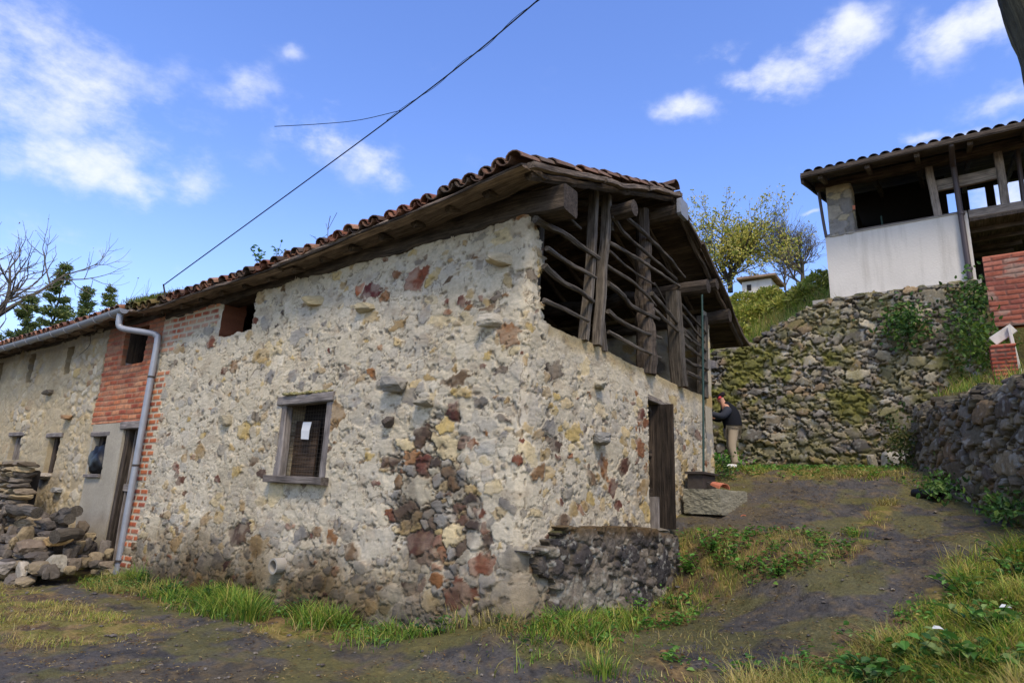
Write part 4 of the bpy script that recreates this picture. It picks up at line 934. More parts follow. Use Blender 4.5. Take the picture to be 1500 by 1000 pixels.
bw = dry_wall('retaining_wall', 'tall mossy dry stone retaining wall under the white rendered house', 'wall', -5.0, 4.86, 1.7, 6.2,
    lambda U, V: (np.stack([XB+.10*(V-2)*.25+0*U, -U, V], -1), np.stack([-1+0*U, 0*U, 0*U], -1)), topb, 33, .022,
    [(.15, 60, .25, .68), (.10, 1300, .3, .72), (.066, 8000, .28, .74), (.04, 12000, .2, .76)], GP, lambda U, V: .45+.5*sm(.38, .6, fbm(U*.7, V*.7, 0, 120, 3)), (XB, 0, 2.05))
mb = MB(); rg = np.random.RandomState(14)
for i in range(46):
    y = 4.5-i*.205; z = float(topb(np.array([-y]))); rock(mb, (XB+.22, y, z-.02), (.5, rg.uniform(.22, .42), rg.uniform(.12, .22)), 700+i, lin(GP[i % 8])*.9, rg.uniform(-.3, .3), moss=.6)
mb.build('coping', m_dry, bw)
# right hand dry stone wall along the lane
WX = [2.2, 3.0, 4.6, 7, 8.6]; WY = [-5.15, -5.0, -4.42, -3.45, -2.98]
def rw_map(U, V):
    x = np.interp(U, [0, .82, 2.52, 5.11, 6.78], WX); y = np.interp(U, [0, .82, 2.52, 5.11, 6.78], WY)
    nx, ny = -.38, .925
    return np.stack([x, y, V], -1)-.12*(V-1.5)[..., None]*np.array([nx, ny, 0]), np.stack([nx+0*U, ny+0*U, 0*U], -1)
def rw_map2(U, V):  # u runs from the far end towards the camera so that the face looks onto the lane
    return rw_map(6.78-U, V)
topr = lambda u: np.interp(6.78-u, [0, 2.4, 4.0, 5.1, 6.0, 6.8], [2.9, 2.95, 3.02, 3.05, 3.1, 3.2])+.08*np.sin(u*5)
rw = dry_wall('dry_stone_wall', 'dark dry stone wall bordering the right side of the lane', 'wall', 0, 6.78, .4, 3.4, rw_map2, topr, 43, .016,
    [(.15, 260, .3, .68), (.10, 1500, .3, .70), (.06, 4000, .3, .72), (.035, 6000, .2, .74)], [(138, 124, 102), (112, 100, 82), (152, 136, 108), (96, 84, 72), (126, 104, 78), (120, 110, 94)], lambda U, V: .1+.6*sm(1.9, 1.2, V+(fbm(U, V, 0, 130, 3)-.5)*1.2), (6, -4, 1.5), m_dry, .04, (92, 94, 44))
mb = MB(); rg = np.random.RandomState(15)
for i in range(34):
    u = .1+i*.2; P, n_ = rw_map2(np.array([[u]]), np.array([[float(topr(np.array([u])))]])); P = P[0, 0]-n_[0, 0]*.16
    rock(mb, P+(0, 0, rg.uniform(-.05, .03)), (.4, rg.uniform(.2, .4), rg.uniform(.14, .26)), 760+i, lin((98, 90, 82))*rg.uniform(.7, 1.1), rg.uniform(0, 3), moss=.3)
mb.build('coping', m_dry, rw)

# ------------------------------------------------------------------ white gallery house on the retaining wall
wh = thing('gallery_house', 'white rendered house with open timber gallery under a dark tiled roof', 'house', (12, -4, 6))
XH = 10.18
mb = MB(); 
def slab(n, lo, hi, m, col=(1, 1, 1), bev=.02, par=None):
    mb = MB(); box(mb, lo, hi, col, bev); return mb.build(n, m, par or wh)
slab('wall', (XH, -4.47, 6.08), (XH+.25, -1.68, 7.62), m_white)
slab('base_ledge', (XH-.05, -4.55, 5.98), (XH+.3, -1.3, 6.08), m_conc)
slab('side_wall', (XH+.25, -1.93, 6.08), (17, -1.68, 7.62), m_white)
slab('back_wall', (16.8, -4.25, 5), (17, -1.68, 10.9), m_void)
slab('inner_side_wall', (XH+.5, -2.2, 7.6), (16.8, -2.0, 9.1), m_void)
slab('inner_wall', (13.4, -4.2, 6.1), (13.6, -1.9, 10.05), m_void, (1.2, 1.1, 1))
slab('gallery_floor', (XH+.27, -4.46, 7.42), (16.8, -1.95, 7.5), m_roofwood)
slab('gallery_deck', (XH, -5.5, 7.40), (16.8, -4.485, 7.48), m_roofwood)
mb = MB(); timber(mb, (XH+.06, -5.42, 7.56), (XH+.06, -4.49, 7.56), .16, .2, 81, .04, (1.1, 1.05, .95)); mb.build('sill_beam', m_greywood, wh)
mb = MB(); timber(mb, (XH+.1, -4.46, 7.66), (XH+.1, -1.7, 7.68), .14, .04, 82, .06, (.8, .75, .7)); mb.build('sill_board', m_greywood, wh)
slab('sill_trim', (XH-.02, -4.47, 7.615), (XH+.3, -1.68, 7.635), m_conc)
# stone pillar
def pillar():
    fl = stone_field(-.02, 1.0, 7.6, 9.0, .02, [(.17, 20, .2, .72), (.1, 60, .2, .72), (.05, 200, .2, .8)], 53, asp=1.3, warp=.03)
    U, V, ID = fl['U'], fl['V'], fl['ID']; m = sm(.03, .2, fl['F2']-fl['F1']); rg = np.random.RandomState(8)
    c = pick([(158, 148, 130), (138, 132, 122), (172, 158, 128), (126, 120, 112)], rg.rand(fl['k']))[ID]*(.75+.5*fbm(U*12, V*12, 0, 140, 4))[..., None]
    c = c*m[..., None]+lin((150, 142, 126))*(1-m[..., None])*.8
    def f(U, V):
        t = np.clip((U-.44)/.08, 0, 1)*math.pi/2
        x = np.where(U < .44, 0, np.where(U > .52, U-.52+.05, .05*(1-np.cos(t)))); y = np.where(U < .44, -U, np.where(U > .52, -.49, -.44-.05*np.sin(t)))
        return np.stack([XH+.01+x, -1.80+y, V], -1), np.stack([-np.cos(t), -np.sin(t), 0*U], -1)
    sheet('stone_pillar', fl, f, m*.03+.02*(fbm(U*9, V*9, 0, 141, 3)-.5), c, V < 8.9, m_lime, wh, .2)
pillar()
for (y0, z0, y1, z1, w, sd) in [(-3.96, 7.66, -3.90, 8.98, .15, 83), (-5.16, 7.6, -5.14, 9.0, .17, 84)]:
    mb = MB(); timber(mb, (XH+.1, y0, z0), (XH+.1, y1, z1), .15, w, sd, .14, (1.15, 1.08, .98)); mb.build('post', m_greywood, wh)
mb = MB(); timber(mb, (XH+.12, -5.1, 8.43), (XH+.12, -3.98, 8.40), .1, .26, 85, .05, (1.15, 1.1, 1.0)); mb.build('gallery_beam', m_greywood, wh)
mb = MB(); timber(mb, (XH+.06, -8, 8.98), (XH+.06, -1.55, 8.97), .2, .20, 86, .06, (1.0, .95, .9)); mb.build('top_beam', m_dkwood, wh)
for y in (-4.65, -5.25, -6.2): 
    mb = MB(); timber(mb, (15.6, y, 7.5), (15.6, y, 10.7), .2, .2, int(90-y), .04, (1, 1, 1)); mb.build('rear_post', m_dkwood, wh)
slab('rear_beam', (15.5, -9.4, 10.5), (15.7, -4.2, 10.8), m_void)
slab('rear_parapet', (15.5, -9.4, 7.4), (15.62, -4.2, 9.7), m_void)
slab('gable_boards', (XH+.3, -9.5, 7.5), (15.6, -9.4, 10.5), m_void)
mb = MB(); timber(mb, (XH+2.0, -5.3, 7.35), (XH+2.0, -1.9, 7.35), .16, .2, 87, .04); mb.build('joist', m_roofwood, wh)
for x in (XH+.5, XH+1.1, XH+1.7, XH+2.6, XH+3.4): 
    mb = MB(); timber(mb, (x, -5.45, 7.36), (x, -4.5, 7.36), .1, .12, int(x*9), .04); mb.build('joist', m_roofwood, wh)
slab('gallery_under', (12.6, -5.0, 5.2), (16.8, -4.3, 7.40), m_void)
# roof : eave over the front, rising towards the back
for i in range(9):
    y = -1.0-.95*i
    mb = MB(); timber(mb, (XH-.85, y-.8, 8.80), (16.5, y-.8, 10.66), .1, .12, 400+i, .05, (1, 1, 1)); mb.build('rafter', m_roofwood, wh)
def wh_roof():
    mb = MB(); D = np.array([1, 0, .30]); D /= np.linalg.norm(D); Nn = np.array([-D[2], 0, D[0]]); rg = np.random.RandomState(44)
    for ic in range(38):
        y = -1.55-ic*.225
        for k in range(18):
            for flip in (0, 1):
                c = np.array([XH-.9, y-(.11 if flip else 0), 8.96])+D*(k*.36+rg.normal(0, .01))+Nn*(.0 if flip else -.02)
                tile_mesh(mb, c, D+Nn*-.03, Nn, np.array([0, 1.0, 0]), .46, .105, .085, flip, lin([(86, 66, 56), (70, 58, 52), (100, 72, 58), (78, 70, 62)][rg.randint(4)])*rg.uniform(.7, 1.1), rg.normal(0, .02))
    mb.build('roof_tiles', m_tile, wh)
    mb = MB()
    for b in range(34):
        t = .05+b*.2; c0 = np.array([XH-.9, -1.42, 8.865])+D*t; pr = rectp(.21, .03); a = -math.atan2(D[2], D[0]); pr = pr@np.array([[math.cos(a), math.sin(a)], [-math.sin(a), math.cos(a)]]).T
        sweep(mb, [c0, c0+(0, -4, 0), c0+(0, -8.6, 0)], pr, None, .08, b, np.ones(3)*rg.uniform(.6, 1.3))
    mb.build('roof_boards', m_roofwood, wh)
    mb = MB(); timber(mb, (XH-.88, -1.40, 8.81), (16.6, -1.40, 10.98), .05, .2, 3, .03, (1.0, 1, 1)); mb.build('verge_board', m_roofwood, wh)
    mb = MB(); timber(mb, (XH-.92, -1.39, 8.88), (XH-.92, -9.5, 8.88), .04, .13, 4, .03, (.9, .9, .9)); mb.build('eave_board', m_roofwood, wh)
wh_roof()
mb = MB(); tube(mb, [(XH-.86, -4.33, 8.84), (XH-.80, -4.33, 8.80), (XH-.12, -4.33, 8.72), (XH-.07, -4.34, 8.64), (XH-.07, -4.36, 6.1)], .055, 40, 12); q = mb.build('downpipe', m_brownpipe, wh)
for z in (7.55, 6.3): 
    mb = MB(); tube(mb, [(XH-.07, -4.36, z), (XH-.07, -4.36, z+.05)], .068, k=12); mb.build('pipe_clip', m_brownpipe, q)
mb = MB(); tube(mb, [(XH+.3, -5.5, 9.0), (XH+.3, -5.42, 6.4)], .045, 4, 10); mb.build('downpipe', m_brownpipe, wh)
mb = MB(); tube(mb, [(XH-.02, -1.62, 8.8), (XH+.0, -1.66, 8.1), (XH+.0, -1.70, 7.62)], .035, 6, 8); mb.build('downpipe', m_brownpipe, wh)
mb = MB(); tube(mb, [(XH+.6, -2.85, 7.65), (XH+.6, -2.83, 8.15)], .02, 3, 8); mb.build('rail_post', m_green, wh)
mb = MB(); box(mb, (XH+.02, -2.36, 8.2), (XH+.06, -2.30, 8.3), (1, 1, 1)); mb.build('lamp', m_terra, wh)

# ------------------------------------------------------------------ red brick wall and pier
def brick_thing(name, label, cat, faces, bl, bh, loc, pal, mortc, rough, seed):
    root = thing(name, label, cat, loc)
    for i, (P0, ud, u1, z0, z1) in enumerate(faces):
        P0 = np.array(P0, float); ud = np.array(ud, float); nrm = np.cross(ud, (0, 0, 1))
        u = np.arange(0, u1+.001, .014)[:, None]; v = np.arange(0, z1-z0, .014)[None]; U = u+0*v; V = v+0*u
        bm_, r1, r2 = bricks(U+i*.31+.05*(fbm(U*2, V*6, 0, seed, 2)-.5)*rough, V+.02*(fbm(U*3, V*3, i, seed, 2)-.5)*rough, bl, bh, .016, seed)
        c = pick(pal, r1)*(.75+.5*fbm(U*9, V*14, i, seed+1, 4))[..., None]; bk = bm_[..., None]
        c = c*bk+lin(mortc)*(.7+.5*fbm(U*8, V*8, i, seed+2, 3))[..., None]*(1-bk)
        w = (sm(.56, .68, fbm(U*2.2, V*7, i+4, seed+3, 4))*.65*rough)[..., None]; c = c*(1-w)+lin((150, 130, 112))*w
        h = .012*bm_+.008*(r2-.5)*bm_+.01*rough*(fbm(U*10, V*16, i, seed+4, 3)-.5)
        f = lambda U, V: (P0+U[..., None]*ud+np.stack([0*U, 0*U, V+z0], -1), np.broadcast_to(nrm, U.shape+(3,)))
        sheet('brick_face', dict(U=U, V=V), f, h, c, np.ones(U.shape, bool), m_brick, root, .12)
    return root
RB = [(160, 92, 72), (144, 80, 64), (172, 106, 84), (130, 74, 60), (156, 88, 66)]
bwall = brick_thing('brick_wall', 'weathered red hollow brick wall below the gallery house', 'wall', [((9.0, -4.56, 0), (0, -1, 0), 3.2, 4.75, 6.14), ((9.6, -4.54, 0), (-1, 0, 0), .0, 4.75, 6.14)][:1], .33, .10, (9, -5.5, 4.75), RB, (128, 84, 70), 1.0, 61)
mb = MB(); box(mb, (9.02, -7.76, 4.75), (9.24, -4.57, 6.13), (1, 1, 1), .02); mb.build('brick_core', m_terra, bwall)
mb = MB(); box(mb, (9.0, -7.76, 6.14), (9.26, -4.56, 6.165), (.8, .8, .8), .02); mb.build('top_course', m_terra, bwall)
pier = brick_thing('brick_pier', 'short red brick pier with pale board behind the dry stone wall', 'pier', [((7.02, -4.40, 0), (0, -1, 0), .33, 3.0, 3.98), ((7.34, -4.40, 0), (-1, 0, 0), .32, 3.0, 3.98)], .2, .065, (7.1, -4.5, 3.0), [(170, 84, 58), (156, 72, 50), (182, 98, 68), (142, 66, 48)], (104, 70, 58), .3, 71)
mb = MB(); box(mb, (7.03, -4.74, 3.96), (7.33, -4.42, 3.985), (.9, .9, .9), .02); mb.build('top_course', m_terra, pier)
mb = MB(); timber(mb, (7.28, -4.78, 3.2), (7.28, -4.70, 4.30), .05, .12, 3, .02, (1, 1, 1)); mb.build('pale_board', m_white, pier)
mb = MB(); timber(mb, (7.30, -4.46, 4.10), (7.30, -4.76, 4.30), .05, .16, 4, .02, (1, 1, 1)); mb.build('pale_board', m_white, pier)

# ------------------------------------------------------------------ rubble and dry wall on the left
LW = thing('rubble_wall', 'stacked brown dry stone wall stub by the row house windows', 'wall', (-.8, 11.4, -.3))
mb = MB(); rg = np.random.RandomState(21)
SP = [(122, 108, 90), (104, 94, 82), (140, 124, 98), (90, 82, 74), (150, 132, 100), (116, 106, 94)]
for k in range(19):
    z = -.25+k*.1; y = 10.68+rg.uniform(-.05, .12)-(.0 if z > .9 else .12*(1-z)); 
    while y < 14.6:
        w = rg.uniform(.18, .42); rock(mb, (-.72+rg.uniform(-.06, .06), y+w/2, z), (.42, w*1.08, .125), 900+int(y*70)+k*300, lin(SP[rg.randint(6)])*rg.uniform(.75, 1.25), rg.uniform(-.12, .12), moss=.1); y += w*.97
mb.build('stacked_stones', m_rock, LW)
mb = MB(); box(mb, (-.66, 11.1, -.4), (-.35, 14.6, 1.45), (1, 1, 1), .1); mb.build('wall_core', m_void, LW)
def pile_surface(y): return np.interp(y, [7.4, 7.9, 8.6, 9.5, 10.3, 10.9], [-.25, .12, .50, .66, .82, .95])
rg = np.random.RandomState(22); cnt = 0
special = {0: ((-1.05, 7.98, -.05), (.34, .46, .40), (148, 140, 122), 'pale blocky stone at the right end of the rubble pile'),
           1: ((-1.42, 8.85, -.10), (.34, .56, .26), (140, 130, 116), 'large rounded grey stone at the front foot of the rubble pile'),
           2: ((-1.38, 8.2, -.12), (.16, .40, .34), (164, 152, 132), 'upright pale slab leaning on the front of the rubble pile'),
           3: ((-1.2, 8.6, .22), (.40, .75, .26), (116, 100, 82), 'broad brown slab in the middle of the rubble pile'),
           4: ((-.95, 8.25, .34), (.36, .5, .18), (168, 136, 88), 'yellowish flat stone near the top of the rubble pile'),
           5: ((-1.75, 8.25, -.27), (.22, .42, .10), (150, 140, 122), 'flat pale stone lying in the grass before the rubble pile')}
for k, (c, s_, col, lb) in special.items():
    mb = MB(); rock(mb, c, s_, 1500+k, lin(col), rg.uniform(-.2, .2), tilt=rg.uniform(-.2, .2)); tag(mb.build('rubble_stone', m_rock, loc=c), lb, 'stone', 'stones of the rubble pile')
for row in range(6):
    y = 7.75
    while y < 11.2:
        z = -.22+row*.15; top = float(pile_surface(y))
        w = rg.uniform(.22, .5)
        if z < top-.02:
            x = -1.42+.16*row+rg.uniform(-.07, .07)
            c = (x, y+w/2, z+rg.uniform(-.03, .03)); col = SP[rg.randint(6)]
            mb = MB(); rock(mb, c, (rg.uniform(.3, .48), w*1.1, rg.uniform(.14, .24)), 1600+cnt, lin(col)*rg.uniform(.8, 1.25), rg.uniform(-.3, .3), tilt=rg.uniform(-.25, .25)); cnt += 1
            tag(mb.build('rubble_stone', m_rock, loc=c), 'brown or grey rubble stone lying in the pile by the row house', 'stone', 'stones of the rubble pile')
        y += w*.95
mb = MB(); rg = np.random.RandomState(23)
for i in range(120):
    y = rg.uniform(7.7, 10.9); rock(mb, (rg.uniform(-1.3, -.15), y, float(pile_surface(y))*rg.uniform(.2, .95)-.08), rg.uniform(.1, .3, 3), 1800+i, lin(SP[i % 6])*rg.uniform(.6, 1.1), rg.uniform(0, 3))
tag(mb.build('rubble', m_rock, loc=(-.8, 9, -.3)), kind='stuff')
for i, (a, b, r, lb) in enumerate([((-.95, 8.0, .67), (-.62, 9.2, .60), .085, 'grey log lying on top of the rubble pile'), ((-.72, 8.35, .78), (-.5, 9.7, .62), .095, 'thicker dark log behind the grey log on the pile'), ((-1.05, 9.0, .72), (-.95, 10.6, .74), .09, 'brown log lying against the stacked stone wall'), ((-1.12, 7.98, .40), (-.7, 8.2, .42), .11, 'short cut log end facing out of the rubble pile')]):
    mb = MB(); log(mb, [a, b], r, r*.9, 60+i, 10, .12, np.ones(3)*1.3); tag(mb.build('log', m_bark, loc=a), lb, 'log', 'logs on the rubble pile')

# ------------------------------------------------------------------ things by the barn door
mb = MB(); rock(mb, (5.05, -.44, 1.33), (1.45, .85, .52), 811, lin((136, 130, 110)), -.12, 12, boxy=True); tag(mb.build('stone_block', m_rock, loc=(5.02, -.44, 1.15)), 'long grey lichened stone block lying beside the barn door', 'stone block')
tr = thing('metal_box', 'dark rusty metal box with a flat lid on the stone block', 'box', (5.2, -.22, 1.56))
mb = MB(); box(mb, (4.78, -.34, 1.52), (5.42, -.08, 1.76), (1.5, 1.4, 1.3), .06); mb.build('body', m_iron, tr)
mb = MB(); box(mb, (4.73, -.38, 1.763), (5.47, -.05, 1.80), (2.2, 2.2, 2.2), .1); mb.build('lid', m_iron, tr)
mb = MB(); tube(mb, [(4.95, -.35, 1.64), (4.97, -.39, 1.62), (5.13, -.39, 1.62), (5.15, -.35, 1.64)], .012, 8, 6); mb.build('handle', m_iron, tr)
def shard(c, s, yaw, tilt, lb, loc):
    mb = MB(); D = np.array([math.cos(yaw)*math.cos(tilt), math.sin(yaw)*math.cos(tilt), math.sin(tilt)]); Y = np.array([-math.sin(yaw), math.cos(yaw), 0]); Nn = np.cross(D, Y)
    tile_mesh(mb, np.array(c), D, Nn, Y, s, s*.42, s*.26, 0, (1, 1, 1), .1)
    tag(mb.build('tile_shard', m_terra, loc=loc), lb, 'tile shard', 'broken roof tiles')
shard((4.84, -.66, 1.53), .27, 1.1, .25, 'broken orange roof tile lying on top of the stone block', (4.84, -.6, 1.5))
shard((4.70, -.98, float(gz(4.7, -.98))-.02), .12, .4, .05, 'small orange tile fragment on the ground before the stone block', (4.7, -.98, 1.1))
ht = (5.97, -3.30); hz = float(gz(*ht))+.075
mb = MB(); a = np.array([ht[0]+.18, ht[1]+.12, hz]); b = np.array([ht[0]-.20, ht[1]-.22, hz-.02]); dd = (b-a)/np.linalg.norm(b-a)
ring_pipe('black_pipe', a, dd, .05, .075, np.linalg.norm(b-a), m_black, None); o = bpy.data.objects['black_pipe']; tag(o, 'short piece of black plastic pipe lying on the lane edge', 'pipe')
mb = MB(); rock(mb, (9.70, -2.66, 2.30), (.4, .42, .50), 821, lin((186, 178, 158)), .4, 8); tag(mb.build('pale_boulder', m_rock, loc=(9.7, -2.66, 2.05)), 'pale angular boulder in the grass at the corner of the retaining wall', 'boulder')
mb = MB(); rock(mb, (9.72, -2.28, 2.26), (.3, .22, .42), 822, lin((150, 142, 124)), 0, 8, .2); tag(mb.build('standing_stone', m_rock, loc=(9.7, -2.28, 2.05)), 'thin grey stone leaning upright beside the pale boulder', 'stone')
mb = MB(); rock(mb, (9.78, -.65, 2.16), (.24, .46, .2), 823, lin((172, 162, 138)), 0, 8); tag(mb.build('base_stone', m_rock, loc=(9.78, -.65, 2.05)), 'flat pale stone at the foot of the tall retaining wall', 'stone')

# ------------------------------------------------------------------ person
def person():
    px, py = 7.50, -.05; pz = float(gz(px, py)); root = thing('person', 'person in black jacket, dark cap and beige trousers leaning over something by the wall', 'person', (px, py, pz))
    yaw = math.atan2(.90, -.44); f = np.array([math.cos(yaw), math.sin(yaw), 0]); l = np.array([-math.sin(yaw), math.cos(yaw), 0]); u = np.array([0, 0, 1.0]); o = np.array([px, py, pz])
    w = lambda a, b, c: tuple(f*a+l*b+u*c*.87)
    def skin(name, V, E_, Rd, mat, par, col, lv=2, rootv=0):
        me = bpy.data.meshes.new(name); me.from_pydata([w(*v) for v in V], E_, []); ob = bpy.data.objects.new(name, me); link(ob, par)
        md = ob.modifiers.new('skin', 'SKIN'); md.use_smooth_shade = True
        lay = me.skin_vertices[0].data
        for i, r in enumerate(Rd): lay[i].radius = (r, r) if np.isscalar(r) else r
        lay[rootv].use_root = True
        ss = ob.modifiers.new('sub', 'SUBSURF'); ss.levels = lv; ss.render_levels = lv
        m = mat_base(name+'_mat', .88, .2)[0]; m.node_tree.nodes['Principled BSDF'].inputs['Base Color'].default_value = tuple(lin(col))+(1,); me.materials.append(m)
        return ob
    hip, kn, an = .90, .48, .08
    # body : pelvis root, spine, neck, head, arms, legs, feet
    V = [(0, 0, .93), (.03, 0, 1.10), (.08, 0, 1.30), (.11, 0, 1.43), (.15, 0, 1.53), (.20, 0, 1.60), (.22, 0, 1.66),
         (.10, .17, 1.38), (.20, .22, 1.16), (.42, .13, 1.24), (.50, .10, 1.28),
         (.10, -.17, 1.38), (.22, -.20, 1.16), (.42, -.10, 1.22), (.50, -.07, 1.27),
         (0, .09, .88), (.03, .10, kn), (-.02, .10, an), (.13, .12, .035), (0, -.09, .88), (.02, -.09, kn), (-.05, -.10, an), (.10, -.12, .035)]
    E_ = [(0, 1), (1, 2), (2, 3), (3, 4), (4, 5), (5, 6), (3, 7), (7, 8), (8, 9), (9, 10), (3, 11), (11, 12), (12, 13), (13, 14), (0, 15), (15, 16), (16, 17), (17, 18), (0, 19), (19, 20), (20, 21), (21, 22)]
    Rd = [.12, .11, .12, .08, .05, .085, .075, .055, .042, .032, .03, .055, .042, .032, .03, .08, .055, .04, .03, .08, .055, .04, .03]
    body = skin('body', V, E_, Rd, m_cloth, root, (196, 144, 118))
    skin('trousers', [(-.01, 0, .95), (-.01, .09, .86), (.035, .105, .50), (0, .105, .30), (-.02, .105, .10), (-.01, -.09, .86), (.02, -.095, .50), (-.03, -.10, .30), (-.05, -.105, .10)], [(0, 1), (1, 2), (2, 3), (3, 4), (0, 5), (5, 6), (6, 7), (7, 8)], [.155, .115, .088, .075, .070, .115, .088, .075, .070], m_cloth, root, (168, 150, 124))
    skin('jacket', [(-.03, 0, .86), (-.03, 0, 1.02), (.01, 0, 1.20), (.06, 0, 1.36), (.10, 0, 1.47), (.14, 0, 1.54)], [(0, 1), (1, 2), (2, 3), (3, 4), (4, 5)], [(.185, .20), (.19, .20), (.19, .21), (.165, .20), (.11, .11), (.075, .075)], m_cloth, root, (24, 25, 29))
    for s_, c in ((1, (58, 60, 68)), (-1, (30, 31, 36))):
        skin('sleeve', [(.06, .17*s_, 1.39), (.13, .22*s_, 1.27), (.21, .235*s_, 1.15), (.32, .18*s_, 1.20), (.43, .125*s_, 1.245)], [(0, 1), (1, 2), (2, 3), (3, 4)], [.10, .092, .08, .068, .052], m_cloth, root, c)
        for q in range(4):
            skin('finger', [(.48, (.10+.018*(q-1.5))*s_, 1.27), (.54, (.085+.018*(q-1.5))*s_, 1.29), (.57, (.07+.016*(q-1.5))*s_, 1.265-.004*q)], [(0, 1), (1, 2)], [.011, .010, .008], m_cloth, body, (196, 144, 118), 1)
        skin('thumb', [(.46, .06*s_, 1.275), (.50, .04*s_, 1.30), (.535, .035*s_, 1.31)], [(0, 1), (1, 2)], [.013, .011, .009], m_cloth, body, (196, 144, 118), 1)
        y = .11*s_; x0 = -.02 if s_ > 0 else -.05
        skin('shoe', [(x0-.05, y, .055), (x0+.05, y, .055), (x0+.16, y+.01*s_, .045), (x0+.21, y+.012*s_, .04)], [(0, 1), (1, 2), (2, 3)], [.052, .055, .048, .035], m_cloth, root, (222, 218, 210))
    skin('cap', [(.15, 0, 1.64), (.19, 0, 1.70), (.22, 0, 1.735)], [(0, 1), (1, 2)], [.10, .108, .085], m_cloth, root, (34, 26, 30))
    skin('red_ear_flap', [(.185, .075, 1.65), (.23, .085, 1.63), (.25, .075, 1.59)], [(0, 1), (1, 2)], [.026, .034, .02], m_cloth, root, (196, 70, 76))
    skin('cap_peak', [(.28, 0, 1.68), (.35, 0, 1.64)], [(0, 1)], [(.07, .02), (.05, .012)], m_cloth, root, (34, 26, 30))
person()

# ------------------------------------------------------------------ overhead cable
cb = thing('overhead_cable', 'black overhead cable with a loose thin wire above the barn roof', 'cable', (-.3, 8.0, 4.7))
A_ = np.array([-.2, 7.9, 4.62]); Bq = np.array([-3.2, -4.0, 7.9])
def pxdir(x, y):
    d = fw*F_PX+cr*(x-750)+cu*(500-y); return d/np.linalg.norm(d)
P_end = CP+pxdir(792, -3)*7.4; P_mid = CP+pxdir(592, 159)*9.1; P_st = CP+pxdir(239, 418)*10.9
ext = P_end+(P_end-P_mid)*1.2+np.array([0, 0, .25])
cpts = spline([P_st, P_mid, P_end, ext], 80)
mb = MB(); tube(mb, cpts, .008, k=6); mb.build('cable', m_black, cb)
mb = MB(); wr = [p+np.array([0, 0, .03*math.sin(i*.55)+.0]) for i, p in enumerate(cpts) if 24 <= i]
tube(mb, wr, .004, k=4); mb.build('lashing_wire', m_black, cb)
p0 = cpts[np.argmin(np.linalg.norm(cpts-P_mid, axis=1))]
mb = MB(); tube(mb, [p0, p0+(-.3, .45, -.16), p0+(-.62, .86, -.26), p0+(-.95, 1.3, -.33)], .005, 14, 4); mb.build('loose_wire', m_black, cb)
mb = MB(); tube(mb, [cpts[0]+(.06, .0, -.16), cpts[0]+(0, 0, .02)], .012, k=8); mb.build('hook', m_iron, cb)

# ------------------------------------------------------------------ vegetation
def blades(P, H, Wd, lean, yaw, col, seed, nseg=3, curl=.5):
    """tapered bent blades as one vertex block"""
    n = len(P); t = np.linspace(0, 1, nseg+1)
    d = np.stack([np.cos(yaw), np.sin(yaw), 0*yaw], 1); s = np.stack([-np.sin(yaw), np.cos(yaw), 0*yaw], 1)
    V = np.zeros((n, nseg*2+1, 3)); C_ = np.zeros((n, nseg*2+1, 3))
    for i, tt in enumerate(t):
        c = P+d*(lean*H*(tt**1.6))[:, None]+np.array([0, 0, 1.0])*(H*(tt-curl*lean*tt**2.2*.6))[:, None]
        wd = Wd*(1-tt**1.5)*.5
        if i < nseg:
            V[:, 2*i] = c-s*wd[:, None]; V[:, 2*i+1] = c+s*wd[:, None]
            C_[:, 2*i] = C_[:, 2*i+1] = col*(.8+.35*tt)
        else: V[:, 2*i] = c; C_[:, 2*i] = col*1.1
    k = nseg*2+1; b = np.arange(n)[:, None]*k
    q = np.concatenate([b+np.array([[2*i, 2*i+1, 2*i+3, 2*i+2]]) for i in range(nseg-1)]); tri = b+np.array([[2*nseg-2, 2*nseg-1, 2*nseg]])
    return V.reshape(-1, 3), q, tri, C_.reshape(-1, 3)
def add_blades(mb, *a, **k):
    V, q, tri, C_ = blades(*a, **k); n0 = mb.n
    mb.add(V, q, C_); mb.f.append(tri+n0)
GREENS = [(92, 132, 44), (112, 148, 52), (134, 160, 60), (78, 116, 44), (152, 168, 68)]
YELL = [(186, 186, 76), (170, 180, 66), (206, 194, 96), (150, 168, 60), (194, 172, 92)]
STRAW = [(200, 172, 110), (182, 152, 96), (214, 190, 130), (164, 136, 84)]
def scatter(n, x0, x1, y0, y1, seed, dens):
    rg = np.random.RandomState(seed); x = rg.uniform(x0, x1, n); y = rg.uniform(y0, y1, n); d = dens(x, y); m = rg.rand(n) < d
    return x[m], y[m], rg
def gcol(rg, n, wg, wy, ws):
    t = rg.rand(n)*(wg+wy+ws); a = pick(GREENS, rg.rand(n)); b = pick(YELL, rg.rand(n)); c = pick(STRAW, rg.rand(n))
    return np.where((t < wg)[:, None], a, np.where((t < wg+wy)[:, None], b, c))*rg.uniform(.7, 1.2, n)[:, None]
def grass_patch(name, n, x0, x1, y0, y1, seed, dens, h, hv, w, wg, wy, ws, lean=.7, lab=None, nseg=3):
    x, y, rg = scatter(n, x0, x1, y0, y1, seed, dens); k = len(x)
    tuft = fbm(x*2.2, y*2.2, 0, seed+1, 3)
    H = h*np.minimum(np.exp(rg.normal(0, hv, k)), 1.7)*(.35+1.3*sm(.3, .7, tuft))
    c = gcol(rg, k, wg, wy, ws); dry = sm(.5, .66, fbm(x*1.7+5, y*1.7, 0, seed+2, 3))[:, None]*.6
    c = c*(1-dry)+pick(STRAW, rg.rand(k))*dry
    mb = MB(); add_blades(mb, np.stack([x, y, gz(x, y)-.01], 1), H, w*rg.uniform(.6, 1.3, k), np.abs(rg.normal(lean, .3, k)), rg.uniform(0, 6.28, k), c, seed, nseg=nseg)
    return tag(mb.build(name, m_grass), kind='stuff')
